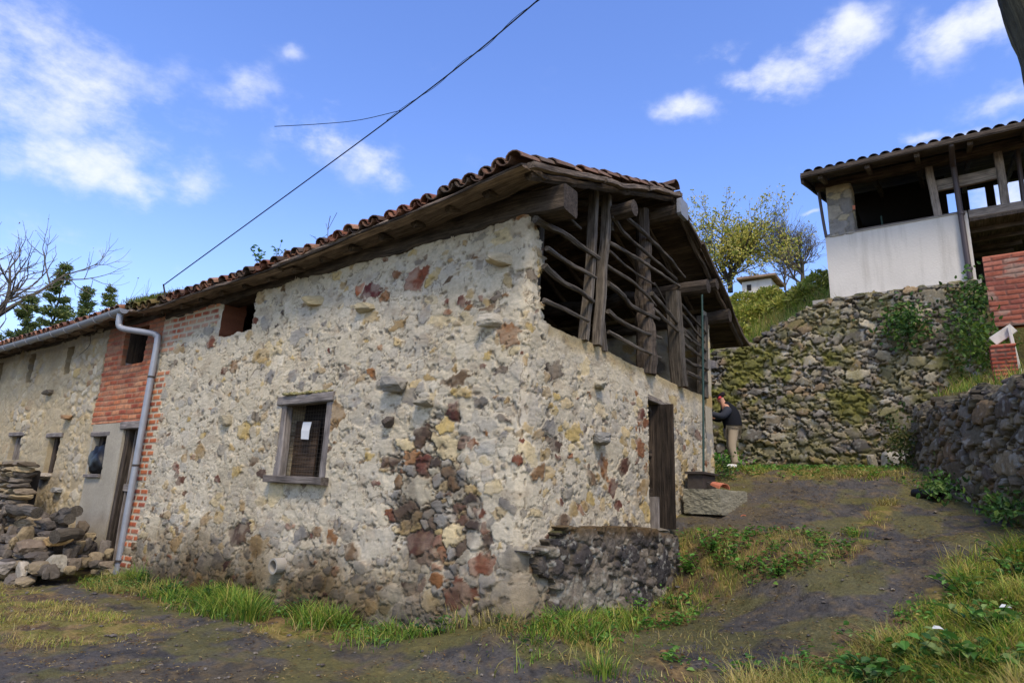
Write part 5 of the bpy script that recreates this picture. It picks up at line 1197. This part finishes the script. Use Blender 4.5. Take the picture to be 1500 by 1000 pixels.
A_d = lambda x, y: np.clip(sm(-.05, .45, verge_edge(x)-y+(fbm(x*3, y*3, 0, 32, 3)-.5)*.9), 0, 1)*(x < 4.4)*(.25+.9*sm(.3, .55, fbm(x*1.6, y*1.6, 0, 77, 3)))
grass_patch('verge_grass', 130000, -1.6, 4.4, -5.6, -1.9, 1, A_d, .12, .5, .010, .6, .85, .10, .9)
B_d = lambda x, y: sm(-1.0, -.25, x+(fbm(x*1.4, y*1.4, 0, 35, 3)-.5)*.8)*(.45+.55*sm(1.4, 2.2, y))*sm(8.2, 7.6, y)*sm(.24, .48, fbm(x*1.5, y*1.5, 0, 36, 3))
grass_patch('wall_foot_grass', 52000, -1.3, -.06, -.6, 8.3, 2, B_d, .14, .5, .011, 1, .15, .08, .8)
grass_patch('moss_turf', 26000, -3.6, -.9, 2.4, 9.5, 3, lambda x, y: sm(.30, .6, grassiness(x, y)[0])*sm(.32, .55, fbm(x*1.2, y*1.2, 0, 37, 3)), .05, .4, .006, .25, .9, .35, .9, nseg=2)
grass_patch('buttress_grass', 16000, -.5, 3.6, -1.6, -.25, 4, lambda x, y: sm(-1.2, -.5, y+(fbm(x*2, y*2, 0, 38, 3)-.5)*.9)*sm(.38, .6, fbm(x*1.8, y*1.8, 0, 39, 3)), .10, .5, .010, 1, .4, .15, .9)
grass_patch('far_grass', 40000, 5.5, 9.95, -3.4, 2.5, 5, lambda x, y: sm(.2, .7, grassiness(x, y)[0])*sm(.34, .55, fbm(x*1.1, y*1.1, 0, 40, 3)), .07, .4, .014, 1, .7, .2, .9, nseg=2)
grass_patch('lane_grass', 12000, -1.5, 6.4, -3.2, -.6, 6, lambda x, y: np.maximum(np.exp(-((y+2.55+.12*(x-3))/.2)**2)*sm(2.6, 3.4, x)*sm(6.2, 5.2, x)*sm(.45, .6, fbm(x*2, y*2, 0, 45, 3)), sm(-1.4, -.4, x)*sm(1.6, .2, x)*sm(-.6, -1.0, y)*sm(-2.4, -1.9, y)*sm(.46, .62, fbm(x*1.8, y*1.8, 0, 46, 3))), .06, .5, .008, .7, .6, .3, .9, nseg=2)
grass_patch('bank_grass', 6000, 2.3, 4.2, -2.7, -.3, 7, lambda x, y: sm(.15, .6, grassiness(x, y)[0])*.7, .08, .5, .007, .8, .4, .5, .8)
grass_patch('hill_grass', 26000, 14.0, 27.0, -3.0, 12, 18, lambda x, y: .9+0*x, .22, .45, .05, .8, .9, .3, .7)
grass_patch('wall_top_grass', 14000, 10.15, 14.0, -2.0, 4.9, 8, lambda x, y: .9+0*x, .24, .4, .02, 1, .6, .25, .6)
grass_patch('terrace_grass', 9000, 4.0, 9.9, -6.5, -3.4, 9, lambda x, y: (np.interp(x, [2.5, 4.6, 7, 8.6], [-5.3, -4.55, -3.55, -3.05])-.45 > y)*.9, .16, .4, .014, 1, .6, .25, .6)
# dry litter and pebbles on the lane
def litter():
    rg = np.random.RandomState(61); n = 46000
    x = rg.uniform(-4.5, 9.5, n); y = rg.uniform(-4.6, 8, n); m = (rg.rand(n) < (.10+.9*sm(.46, .62, fbm(x*1.6, y*1.6, 0, 51, 4))))*((x < -.1) | (y < -.15)); x, y = x[m], y[m]; n = len(x)
    yaw = rg.normal(0.4, 1.0, n); ln = rg.uniform(.015, .07, n); wd = rg.uniform(.002, .006, n)
    d = np.stack([np.cos(yaw), np.sin(yaw), rg.normal(0, .12, n)], 1)*ln[:, None]; s_ = np.stack([-np.sin(yaw), np.cos(yaw), 0*yaw], 1)*wd[:, None]
    P = np.stack([x, y, gz(x, y)+.012+rg.rand(n)*.008], 1)
    V = np.stack([P-d*.5-s_, P-s_*1.3+(0, 0, .006), P+d*.5, P+s_*1.3+(0, 0, .004)], 1).reshape(-1, 3)
    c = np.repeat(pick(STRAW+[(110, 78, 50), (90, 66, 46), (150, 110, 60)], rg.rand(n))*rg.uniform(.5, 1.0, n)[:, None], 4, 0)
    mb = MB(); mb.add(V, np.arange(n)[:, None]*4+np.arange(4)[None], c); tag(mb.build('straw_litter', m_grass), kind='stuff')
    mb = MB(); d_, f_ = ico(); k = 0
    V8 = np.array([(1, 0, 0), (-1, 0, 0), (0, 1, 0), (0, -1, 0), (0, 0, 1), (0, 0, -1), (.6, .6, .5), (-.6, .5, .55), (.5, -.6, .5), (-.5, -.6, .55)], float)
    F8 = np.array([(4, 6, 7), (4, 7, 9), (4, 9, 8), (4, 8, 6), (0, 2, 6), (2, 7, 6), (2, 1, 7), (1, 9, 7), (1, 3, 9), (3, 8, 9), (3, 0, 8), (0, 6, 8)])
    for i in range(2200):
        x = rg.uniform(-4, 8); y = rg.uniform(-4.4, 8)
        if not (x < -.1 or y < -.3): continue
        s_ = rg.uniform(.008, .028)*(1 if rg.rand() < .95 else 2); v = V8*s_*rg.uniform(.6, 1.2, 3)+(0, 0, 0); a = rg.uniform(0, 6.28); v = v@np.array([[math.cos(a), -math.sin(a), 0], [math.sin(a), math.cos(a), 0], [0, 0, .7]]).T
        mb.add(v+np.array([x, y, float(gz(x, y))+s_*.2]), F8, lin([(104, 96, 88), (84, 78, 74), (124, 114, 100), (80, 70, 62)][rg.randint(4)]))
    tag(mb.build('pebbles', m_rock), kind='stuff')
litter()
def leaf_quads(mb, C0, dirs, ups, ln, wd, col, fold=.25):
    """pointed six sided leaves starting at C0"""
    s = np.cross(dirs, ups); s /= np.linalg.norm(s, axis=1)[:, None]+1e-9; nrm = np.cross(s, dirs); n = len(C0); ln = ln[:, None]; wd = wd[:, None]
    pts = [C0, C0+dirs*ln*.35+s*wd*.5+nrm*wd*fold, C0+dirs*ln*.75+s*wd*.35+nrm*wd*fold*.6, C0+dirs*ln-nrm*ln*.12, C0+dirs*ln*.75-s*wd*.35+nrm*wd*fold*.6, C0+dirs*ln*.35-s*wd*.5+nrm*wd*fold, C0+dirs*ln*.5]
    V = np.stack(pts, 1).reshape(-1, 3); b = np.arange(n)[:, None]*7
    f = np.concatenate([b+np.array([[0, 1, 6]]), b+np.array([[1, 2, 6]]), b+np.array([[2, 3, 6]]), b+np.array([[3, 4, 6]]), b+np.array([[4, 5, 6]]), b+np.array([[5, 0, 6]])])
    mb.add(V, f, np.repeat(col, 7, 0))
def weed(name, label, cat, loc, nst, h, lsize, cols, seed, group=None, spread=.16, broad=.55):
    rg = np.random.RandomState(seed); root = thing(name, label, cat, loc, group); o = np.array(loc, float); st = MB(); lf = MB()
    for i in range(nst):
        a = rg.uniform(0, 6.28); hh = h*rg.uniform(.5, 1.15); out = np.array([math.cos(a), math.sin(a), 0])*spread*rg.uniform(.3, 1.2)
        b0 = o+out*.35; P = spline([b0, b0+out*.4+(0, 0, hh*.55), b0+out+(0, 0, hh)], 7)
        tube(st, P, np.linspace(.004, .002, 7), k=4, col=lin((96, 84, 46))*rg.uniform(.7, 1.2))
        nl = rg.randint(4, 8); C0 = P[rg.randint(1, 7, nl)]; az = rg.uniform(0, 6.28, nl); el = rg.uniform(-.2, .7, nl)
        d = np.stack([np.cos(az)*np.cos(el), np.sin(az)*np.cos(el), np.sin(el)], 1)
        ups = np.array([0, 0, 1.0])+rg.normal(0, .35, (nl, 3)); L_ = lsize*rg.uniform(.6, 1.3, nl)
        leaf_quads(lf, C0, d, ups, L_, L_*broad, pick(cols, rg.rand(nl))*rg.uniform(.7, 1.25, nl)[:, None])
    st.build('stems', m_bark, root); lf.build('leaves', m_leaf, root); return root
WG = [(88, 138, 50), (106, 156, 58), (74, 118, 50), (128, 166, 72)]
G = lambda x, y: (x, y, float(gz(x, y))-.01)
for i, (x, y, n, h, s, lb) in enumerate([(3.46, -.85, 12, .26, .075, 'bright broadleaf weed at the top of the bank beside the buttress'), (3.25, -.62, 14, .24, .08, 'leafy weed half way down the bank against the buttress end'), (2.99, -1.42, 12, .22, .07, 'green weed in the middle of the bank below the lane'), (2.8, -1.87, 10, .2, .06, 'small weed at the lower right end of the bank'), (3.15, -1.1, 10, .3, .06, 'tall thin stemmed weed on the middle of the bank'), (2.5, -.7, 10, .24, .07, 'light green weed at the foot of the bank by the buttress'), (1.9, -.55, 12, .22, .06, 'dark leafy weed under the middle of the buttress'), (.9, -.5, 10, .16, .05, 'low weed under the left end of the buttress'), (3.35, -1.75, 8, .16, .06, 'low leafy weed on the crest of the bank')]):
    weed('weed', lb, 'weed', G(x, y), n, h, s, WG, 20+i, 'weeds on the bank')
for i, (x, y, n, h, s, lb) in enumerate([(.75, -3.35, 16, .2, .11, 'broadleaf plant in the bottom right corner near the white petal'), (.55, -3.8, 18, .2, .12, 'large leaved plant at the right bottom edge of the grass'), (1.2, -3.9, 14, .24, .10, 'leafy plant in the grass verge beside the upper white petal'), (1.0, -3.1, 10, .16, .08, 'small dark leafy plant in the dead grass of the verge'), (1.9, -3.75, 10, .2, .08, 'dark green plant amid yellow grass further up the verge'), (.35, -3.1, 12, .16, .1, 'serrated low plant at the bottom edge of the verge'), (2.5, -4.2, 12, .3, .08, 'tall green plant by the lane at the right picture edge')]):
    weed('verge_plant', lb, 'plant', G(x, y), n, h, s, [(78, 120, 46), (98, 140, 60), (64, 104, 46), (130, 150, 84)], 40+i, 'plants in the grass verge', .22, .6)
for i, (x, y, n, h, s, lb) in enumerate([(-.45, 4.6, 14, .26, .07, 'leafy weed in the grass under the barn window'), (-.35, 6.6, 12, .26, .06, 'dark weed at the wall foot near the downpipe'), (-.5, 5.5, 14, .22, .06, 'ground hugging weed between the drain pipe and the downpipe'), (-.35, 2.9, 12, .34, .05, 'tall flowering weed right of the clay drain pipe'), (-.3, .8, 10, .2, .06, 'low weed at the foot of the barn corner'), (-1.15, 8.3, 10, .2, .07, 'green weed in front of the rubble pile'), (-1.5, 9.0, 12, .24, .07, 'broad weed at the left end of the rubble pile')]):
    weed('weed', lb, 'weed', G(x, y), n, h, s, [(62, 98, 44), (74, 112, 50), (54, 86, 44)], 60+i, 'weeds at the wall foot')
for i, (x, y, lb) in enumerate([(1.28, -3.98, 'white petal like leaf in the upper verge grass at the right'), (.86, -3.5, 'white petal like leaf lower down in the verge grass')]):
    z = float(gz(x, y))+.17; mb = MB(); leaf_quads(mb, np.array([[x, y, z]]), np.array([[.3, -.9, .1]]), np.array([[-.4, 0, 1.0]]), np.array([.10]), np.array([.055]), np.array([[.75, .74, .70]])); tag(mb.build('white_petal', m_leaf, loc=(x, y, z)), lb, 'petal', 'white petals in the grass')
tuft = lambda name, lb, loc, n, h, seed, cols=WG, grp=None: None
def grass_tuft(label, loc, n, h, seed, group, w=.012, sp=.12, wy=.2):
    rg = np.random.RandomState(seed); a = rg.uniform(0, 6.28, n); r = np.abs(rg.normal(0, sp, n)); P = np.array(loc)+np.stack([np.cos(a)*r, np.sin(a)*r, 0*a], 1)
    mb = MB(); add_blades(mb, P, h*rg.uniform(.5, 1.2, n), w*rg.uniform(.6, 1.2, n), np.abs(rg.normal(.55, .25, n)), a+rg.normal(0, .5, n), gcol(rg, n, 1, wy, .05), seed, nseg=5, curl=.7)
    return tag(mb.build('grass_tuft', m_grass, loc=loc), label, 'grass tuft', group)
for i, (x, y, n, h, lb) in enumerate([(-.75, 3.3, 260, .40, 'large arching green grass tuft below the drain pipe'), (-.6, 3.9, 200, .36, 'second arching grass tuft left of the largest one'), (-.25, 6.9, 130, .42, 'upright grass tuft beside the foot of the downpipe'), (-.3, 5.9, 110, .30, 'grass tuft at the wall foot right of the downpipe'), (-.3, 4.9, 110, .30, 'grass tuft against the wall under the barn window'), (-.35, 2.4, 90, .34, 'thin grass tuft against the wall under the rusty stones'), (.2, -.75, 150, .22, 'green grass tuft in front of the buttress left end'), (3.42, -.12, 60, .26, 'narrow grass tuft in front of the barn door'), (4.0, -2.6, 60, .16, 'grass tuft growing in the middle of the lane'), (-.45, -1.2, 140, .2, 'spiky grass tuft at the bottom of the lane')]):
    grass_tuft(lb, G(x, y), n, h, 80+i, 'grass tufts', .012)
# plants growing out of the walls
def ground_cover(n, x0, x1, y0, y1, dens, seed, cols, ls):
    x, y, rg = scatter(n, x0, x1, y0, y1, seed, dens); k = len(x); a = rg.uniform(0, 6.28, k); el = rg.uniform(-.1, .6, k)
    d = np.stack([np.cos(a)*np.cos(el), np.sin(a)*np.cos(el), np.sin(el)], 1); L_ = ls*rg.uniform(.5, 1.4, k)
    mb = MB(); leaf_quads(mb, np.stack([x, y, gz(x, y)+rg.uniform(0, .09, k)], 1), d, np.array([0, 0, 1.0])+rg.normal(0, .4, (k, 3)), L_, L_*rg.uniform(.3, .75, k), pick(cols, rg.rand(k))*rg.uniform(.6, 1.2, k)[:, None])
    tag(mb.build('ground_cover', m_leaf), kind='stuff')
ground_cover(40000, -1.6, 4.4, -5.6, -1.9, lambda x, y: A_d(x, y)*sm(.42, .6, fbm(x*1.9, y*1.9, 3, 98, 3)), 71, WG+[(150, 164, 70), (170, 150, 84)], .05)
ground_cover(16000, -1.4, -.04, -.4, 8.3, lambda x, y: B_d(x, y)*.8, 72, [(74, 112, 46), (92, 132, 54), (62, 96, 42), (120, 146, 66)], .05)
ground_cover(9000, 0, 4.2, -2.6, -.2, lambda x, y: sm(.15, .55, grassiness(x, y)[0])*sm(.36, .55, fbm(x*1.7, y*1.7, 3, 99, 3)), 73, WG+[(128, 96, 60)], .06)
ground_cover(5000, 6.2, 9.9, -3.4, 2.2, lambda x, y: sm(.2, .7, grassiness(x, y)[0])*.6, 74, WG, .07)
def hanging(name, label, loc, size, n, lsize, cols, seed, nrm=(-1, 0, 0)):
    rg = np.random.RandomState(seed); q = rg.normal(0, 1, (n, 3))*np.array(size)*.5+np.array(loc); d = rg.normal(0, .6, (n, 3))+np.array(nrm)*.6+(0, 0, -.1); d /= np.linalg.norm(d, axis=1)[:, None]
    root = thing(name, label, 'plant', loc); mb = MB(); leaf_quads(mb, q, d, rg.normal(0, .5, (n, 3))+np.array(nrm), lsize*rg.uniform(.6, 1.3, n), lsize*.55*rg.uniform(.7, 1.2, n), pick(cols, rg.rand(n))*rg.uniform(.6, 1.2, n)[:, None]); mb.build('leaves', m_leaf, root)
    st = MB()
    for i in range(8): tube(st, [np.array(loc)-np.array(nrm)*.1, np.array(loc)+rg.normal(0, .4, 3)*np.array(size)], .006, 4, 4)
    st.build('stems', m_bark, root)
IV = [(70, 106, 46), (88, 122, 54), (58, 90, 42), (112, 138, 62)]
hanging('wall_shrub', 'dark green leafy shrub growing out of the tall retaining wall', (9.82, -3.15, 5.2), (.25, .5, .5), 420, .11, IV, 1)
hanging('ivy', 'ivy climbing the wall corner below the gallery house', (9.75, -4.35, 5.55), (.25, .3, .55), 300, .1, IV, 2)
hanging('ivy', 'ivy and weeds hanging beside the brick pier', (8.6, -4.2, 4.6), (.6, .4, .8), 420, .1, [(84, 112, 44), (104, 126, 52), (66, 94, 40)], 3)
hanging('ivy', 'ivy hanging over the far end of the dry stone wall', (8.3, -2.95, 2.5), (.5, .3, .7), 320, .09, [(66, 84, 40), (80, 92, 44), (104, 100, 52)], 4)
hanging('nettles', 'green weeds along the foot of the dry stone wall', (6.2, -3.55, 1.65), (1.6, .25, .22), 420, .08, IV, 5)
hanging('weeds', 'low green weeds at the lane end of the dry stone wall', (4.6, -4.2, 1.35), (1.0, .25, .2), 300, .08, IV, 6)
hanging('weeds', 'green weeds behind the barn beside the person', (8.6, .55, 2.2), (.8, .5, .25), 260, .1, WG, 7, (0, 0, 1))
hanging('weeds', 'green weeds sprouting at the end of the barn wall', (6.7, -.12, 1.95), (.25, .2, .25), 120, .07, IV, 8, (0, -1, .5))
hanging('weeds', 'grassy weeds on the ledge between brick wall and pier', (8.4, -4.45, 4.25), (.5, .4, .4), 300, .12, [(104, 126, 46), (84, 112, 44)], 9, (0, 0, 1))
# plants on the roof
def roof_pt(y, t): e, D, Nn, ln = slope_frame(y, -1); return e+D*t+Nn*.03
for i, (y, t, n, h, s, lb) in enumerate([(4.75, .1, 7, .22, .08, 'green leafy weed sprouting from the middle of the barn eave'), (4.3, .1, 4, .2, .06, 'small weed on the eave tiles beside the leafy one'), (3.4, .15, 2, .1, .03, 'tiny green sprig on the eave tiles near the corner')]):
    weed('roof_weed', lb, 'weed', tuple(roof_pt(y, t)), n, h, s, WG, 90+i, 'weeds on the barn roof', .1, .5)
mb = MB(); p = roof_pt(3.35, .25); tube(mb, [p, p+(0, .02, .2), p+(0, .0, .36)], .006, 6, 4); tube(mb, [p+(0, .01, .16), p+(0, -.14, .38)], .004, 4, 4); tube(mb, [p+(0, .01, .12), p+(0, .08, .26)], .004, 4, 4); tag(mb.build('dead_twig', m_bark, loc=p), 'bare forked twig standing on the barn eave tiles', 'twig')
rg = np.random.RandomState(5); n = 2600; yy = rg.normal(8.15, .42, n); tt = np.abs(rg.normal(0, .5, n)); P = np.array([roof_pt(a, b) for a, b in zip(yy, tt)])
mb = MB(); add_blades(mb, P+rg.normal(0, .02, (n, 3)), .05*rg.uniform(.4, 1.8, n), .012*np.ones(n), rg.uniform(.3, 1, n), rg.uniform(0, 6.28, n), pick([(104, 116, 40), (126, 132, 52), (84, 98, 38), (140, 134, 62)], rg.rand(n)), 5, nseg=2); tag(mb.build('roof_moss', m_grass, loc=roof_pt(8.1, 0)), kind='stuff')

# ------------------------------------------------------------------ trees and bushes
def tree(name, label, loc, h, crown, seed, trunk_r, levels=4, nb=(3, 5), leafn=0, leaf=.1, cols=WG, lean=(0, 0, 0), spread=.75, bark_c=1.0, first=.3, group=None, gnarl=.25, cat='tree', dense=1.0):
    rg = np.random.RandomState(seed); root = thing(name, label, cat, loc, group); o = np.array(loc, float); tips = []; br = MB(); tk = MB()
    def grow(p, d, ln, r, lv, mb):
        k = 6; P = [p]; q = p.copy(); dd = d.copy()
        for i in range(k):
            dd = dd+rg.normal(0, gnarl*.35, 3)+np.array([0, 0, .06 if lv > 0 else .02]); dd /= np.linalg.norm(dd); q = q+dd*ln/k; P.append(q)
        P = np.array(P); sweep(mb, P, circ(1, 7 if lv == 0 else (5 if lv < 3 else 3)), np.linspace(r, r*.55, k+1), .1 if lv < 2 else 0, seed+lv, np.ones(3)*bark_c, cap=False)
        if lv >= levels: tips.append(P[2:]); return
        m = rg.randint(nb[0], nb[1]+1)+(2 if lv == 0 else 0)
        for j in range(m):
            t = rg.uniform(first if lv == 0 else .25, 1.0) if j else 1.0; i = min(k, int(t*k)); c = P[i]; base = P[i]-P[max(0, i-1)]; base /= np.linalg.norm(base)+1e-9
            a = rg.normal(0, 1, 3); a -= base*(a@base); a /= np.linalg.norm(a); ang = spread*rg.uniform(.6, 1.25)*(.5 if j == 0 else 1)
            nd = base*math.cos(ang)+a*math.sin(ang); grow(c, nd, ln*rg.uniform(.55, .78)*crown, r*.55*(1-.35*t+.25), lv+1, br)
    d0 = np.array([0, 0, 1.0])+np.array(lean); d0 /= np.linalg.norm(d0); grow(o, d0, h*.42, trunk_r, 0, tk)
    tk.build('trunk', m_bark, root)
    if br.n: br.build('branches', m_bark, root)
    if leafn and tips:
        T = np.concatenate(tips); n = leafn; C0 = T[rg.randint(0, len(T), n)]+rg.normal(0, leaf*.9, (n, 3)); d = rg.normal(0, 1, (n, 3)); d /= np.linalg.norm(d, axis=1)[:, None]
        cl = fbm(C0[:, 0]*.8, C0[:, 1]*.8, C0[:, 2]*.8, seed, 3); keep = rg.rand(n) < np.clip(.2+1.6*sm(.35, .65, cl), 0, 1)*dense; C0, d = C0[keep], d[keep]; n = len(C0)
        mb = MB(); leaf_quads(mb, C0, d, rg.normal(0, 1, (n, 3)), leaf*rg.uniform(.6, 1.4, n), leaf*.6*rg.uniform(.6, 1.3, n), pick(cols, np.clip(cl[keep]*1.4-.2+rg.normal(0, .15, n), 0, .999))*rg.uniform(.75, 1.2, n)[:, None]); mb.build('crown', m_leaf, root)
    return root
def at(px, py, dist):
    d = pxdir(px, py); return CP+d*dist/math.hypot(d[0], d[1])
YG = [(150, 148, 52), (180, 174, 70), (202, 188, 88), (134, 144, 58), (214, 198, 110)]
P = at(1070, 428, 27); tree('yellow_green_tree', 'yellow green tree coming into leaf behind the barn roof', tuple(P), 3.5, 1.22, 5, .11, 4, (4, 5), 9000, .11, YG, first=.06, spread=.9, dense=1.3)
P = at(1176, 425, 31); tree('bare_tree', 'grey half bare tree on the hillside left of the gallery house', tuple(P), 3.4, 1.15, 9, .11, 5, (4, 5), 700, .09, [(150, 140, 96), (170, 156, 110), (130, 128, 84)], first=.15, spread=.75, bark_c=1.7)
P = at(1150, 425, 29); tree('small_bare_tree', 'slender twiggy tree between the two hillside trees', tuple(P), 2.2, 1.0, 12, .05, 4, (3, 4), 250, .08, YG, first=.1, spread=.6, bark_c=1.5)
def bush(label, P, r, n, leaf, cols, seed, group, name='bush', sq=(1, 1, .8)):
    rg = np.random.RandomState(seed); q = rg.normal(0, 1, (n, 3)); q /= np.linalg.norm(q, axis=1)[:, None]; rr = rg.uniform(.55, 1, n)**.6
    lump = .75+.5*fbm(q[:, 0]*2+seed, q[:, 1]*2, q[:, 2]*2, seed, 3); C0 = np.array(P)+q*(rr*lump*r)[:, None]*np.array(sq)+(0, 0, r*.45)
    d = q+rg.normal(0, .6, (n, 3)); d /= np.linalg.norm(d, axis=1)[:, None]
    root = thing(name, label, 'bush', tuple(P), group); mb = MB(); leaf_quads(mb, C0, d, rg.normal(0, 1, (n, 3)), leaf*rg.uniform(.6, 1.4, n), leaf*.6*rg.uniform(.6, 1.3, n), pick(cols, np.clip(lump*.9-.3+rg.normal(0, .12, n), 0, .999))*rg.uniform(.6, 1.2, n)[:, None]); mb.build('foliage', m_leaf, root)
    st = MB()
    for i in range(5): tube(st, [np.array(P)-(0, 0, .2), np.array(P)+rg.normal(0, .4, 3)*r+(0, 0, r*.5)], .02, 4, 4)
    st.build('stems', m_bark, root)
BG = [(130, 142, 58), (164, 170, 70), (190, 186, 90), (146, 156, 66), (206, 194, 112)]
for i, (px, py, ds, r, lb) in enumerate([(1062, 428, 20, .7, 'green bush just right of the barn eave'), (1092, 440, 19, .75, 'round bush below the little white house'), (1125, 442, 19, .7, 'olive green bush in the middle of the hillside hedge'), (1152, 438, 18.5, .7, 'yellowish bush at the right of the hillside hedge'), (1182, 432, 18, .7, 'bush next to the white gallery house wall'), (1203, 425, 18.5, .8, 'taller bush touching the corner of the gallery house'), (1075, 462, 17, .6, 'low bright bush above the left end of the retaining wall'), (1088, 432, 21.5, .75, 'yellow bush right before the little white house'), (1128, 434, 22, .7, 'green bush at the right corner of the little white house')]):
    q = at(px, py, ds+2); bush(lb, (q[0], q[1], float(gz(q[0], q[1]))), r*.72, 1300, .12, BG, 30+i, 'bushes on the hillside')
# little white house beyond the hedge
hp = at(1108, 414, 25.5)
sh = thing('hill_house', 'small white house with low roof seen beyond the hillside bushes', 'house', tuple(hp))
mb = MB(); box(mb, hp+(-.0, -.55, -1.0), hp+(1.2, .55, .10), (1, 1, 1), .02); mb.build('wall', m_white, sh)
mb = MB(); timber(mb, hp+(.6, -.75, .17), hp+(.6, .7, .22), 1.6, .10, 3, .01, (3, 2.7, 2.4)); mb.build('roof', m_roofwood, sh)
mb = MB(); box(mb, hp+(-.02, .2, -.28), hp+(-.005, .36, -.04), (1, 1, 1), .02); mb.build('window', m_void, sh)
# trees behind the row house
def conifer(label, P, h, r, seed, cols, group):
    rg = np.random.RandomState(seed); root = thing('conifer', label, 'tree', tuple(P), group); P = np.array(P); tk = MB(); log(tk, [P, P+(0, 0, h*.5), P+(.05, 0, h)], r*.07, .01, seed, 7, .1); tk.build('trunk', m_bark, root); lf = MB(); br = MB()
    z = .18*h
    while z < h*.985:
        t = z/h; R_ = r*.8*(1-t)**.95*rg.uniform(.7, 1.25)+.05
        for j in range(rg.randint(4, 7)):
            a = rg.uniform(0, 6.28); R2 = R_*rg.uniform(.6, 1.2); tip = P+np.array([math.cos(a)*R2, math.sin(a)*R2, z+R2*rg.uniform(.15, .55)]); b0 = P+(0, 0, z); Q = spline([b0, (b0+tip)/2+(0, 0, -.10*R2), tip], 8)
            sweep(br, Q, circ(1, 3), np.linspace(.025, .005, 8), cap=False)
            n = int(110*R2)+40; u = rg.uniform(.15, 1, n); C0 = np.array([Q[min(7, int(x*7.99))] for x in u])+rg.normal(0, .06, (n, 3)); dd = (tip-b0)/np.linalg.norm(tip-b0)+rg.normal(0, .55, (n, 3)); dd /= np.linalg.norm(dd, axis=1)[:, None]
            leaf_quads(lf, C0, dd, rg.normal(0, 1, (n, 3)), rg.uniform(.12, .24, n), rg.uniform(.035, .07, n), pick(cols, rg.rand(n))*rg.uniform(.6, 1.25, n)[:, None])
        z += h*.035*rg.uniform(.7, 1.3)
    br.build('branches', m_bark, root); lf.build('foliage', m_leaf, root)
CG = [(106, 126, 70), (130, 144, 78), (90, 108, 64), (156, 160, 96)]
def base(px, ds): q = at(px, 600, ds); return (q[0], q[1], -.5)
for i, (px, py, ds, r, lb) in enumerate([(50, 374, 33, 2.3, 'tallest dark conifer behind the row house roof'), (95, 402, 34, 1.8, 'middle conifer behind the row house roof'), (128, 414, 36, 1.7, 'rightmost conifer behind the row house roof'), (8, 425, 31, 2.4, 'conifer at the left picture edge behind the roof'), (-40, 400, 24, 1.9, 'conifer just outside the left of the roof view')][:4]):
    q = at(px, py, ds); b_ = base(px, ds); conifer(lb, b_, q[2]-b_[2], r, 50+i, CG, 'conifers behind the row house')
q = at(168, 385, 38); b_ = base(160, 38); tree('twiggy_tree', 'pale leafless twiggy tree behind the downpipe end of the roof', b_, 11.5, 1.0, 21, .2, 5, (3, 4), 700, .09, [(150, 140, 110), (170, 160, 128)], first=.35, spread=.55, bark_c=2.0)
b_ = base(-190, 31); tree('bare_branch_tree', 'bare grey tree reaching in from the left picture edge', b_, 13.5, .95, 27, .3, 5, (3, 4), 500, .07, [(130, 110, 84)], first=.4, spread=.75, lean=(.16, -.10, 0), bark_c=1.5)
# mossy leaning trunk beside the viewer, only its left edge reaches the picture
tp = at(1513, 0, 4.2); bt = at(1650, 420, 4.3)
tr_ = thing('leaning_trunk', 'dark mossy tree trunk leaning into the top right picture corner', 'tree', (bt[0], bt[1], float(gz(bt[0], bt[1]))))
mb = MB(); dv = tp-bt; P = spline([np.array([bt[0]+.12, bt[1]-.14, float(gz(bt[0], bt[1]))-.2]), bt, tp, tp+dv*.5+(-.05, .05, .2)], 60)
P = P+np.stack([(fbm(np.linspace(0, 6, 60), q*7.0, 0, 3, 2)-.5)*.08 for q in range(3)], 1); sweep(mb, P, circ(1, 18), np.linspace(.19, .12, 60), .16, 7, (.9, .95, .75)); mb.build('trunk', m_bark, tr_)
rg = np.random.RandomState(3)
mb = MB(); tpp = tp+dv*.5+np.array([-.05, .05, .2])
for i in range(7):
    mb = MB(); d = rg.normal(0, 1, 3)+np.array([.3, -.5, 1.4]); d /= np.linalg.norm(d); log(mb, [tpp-dv*.1, tpp+d*.8, tpp+d*1.7+(0, 0, .3)], .05, .015, i, 6, .1); mb.build('branch', m_bark, tr_)
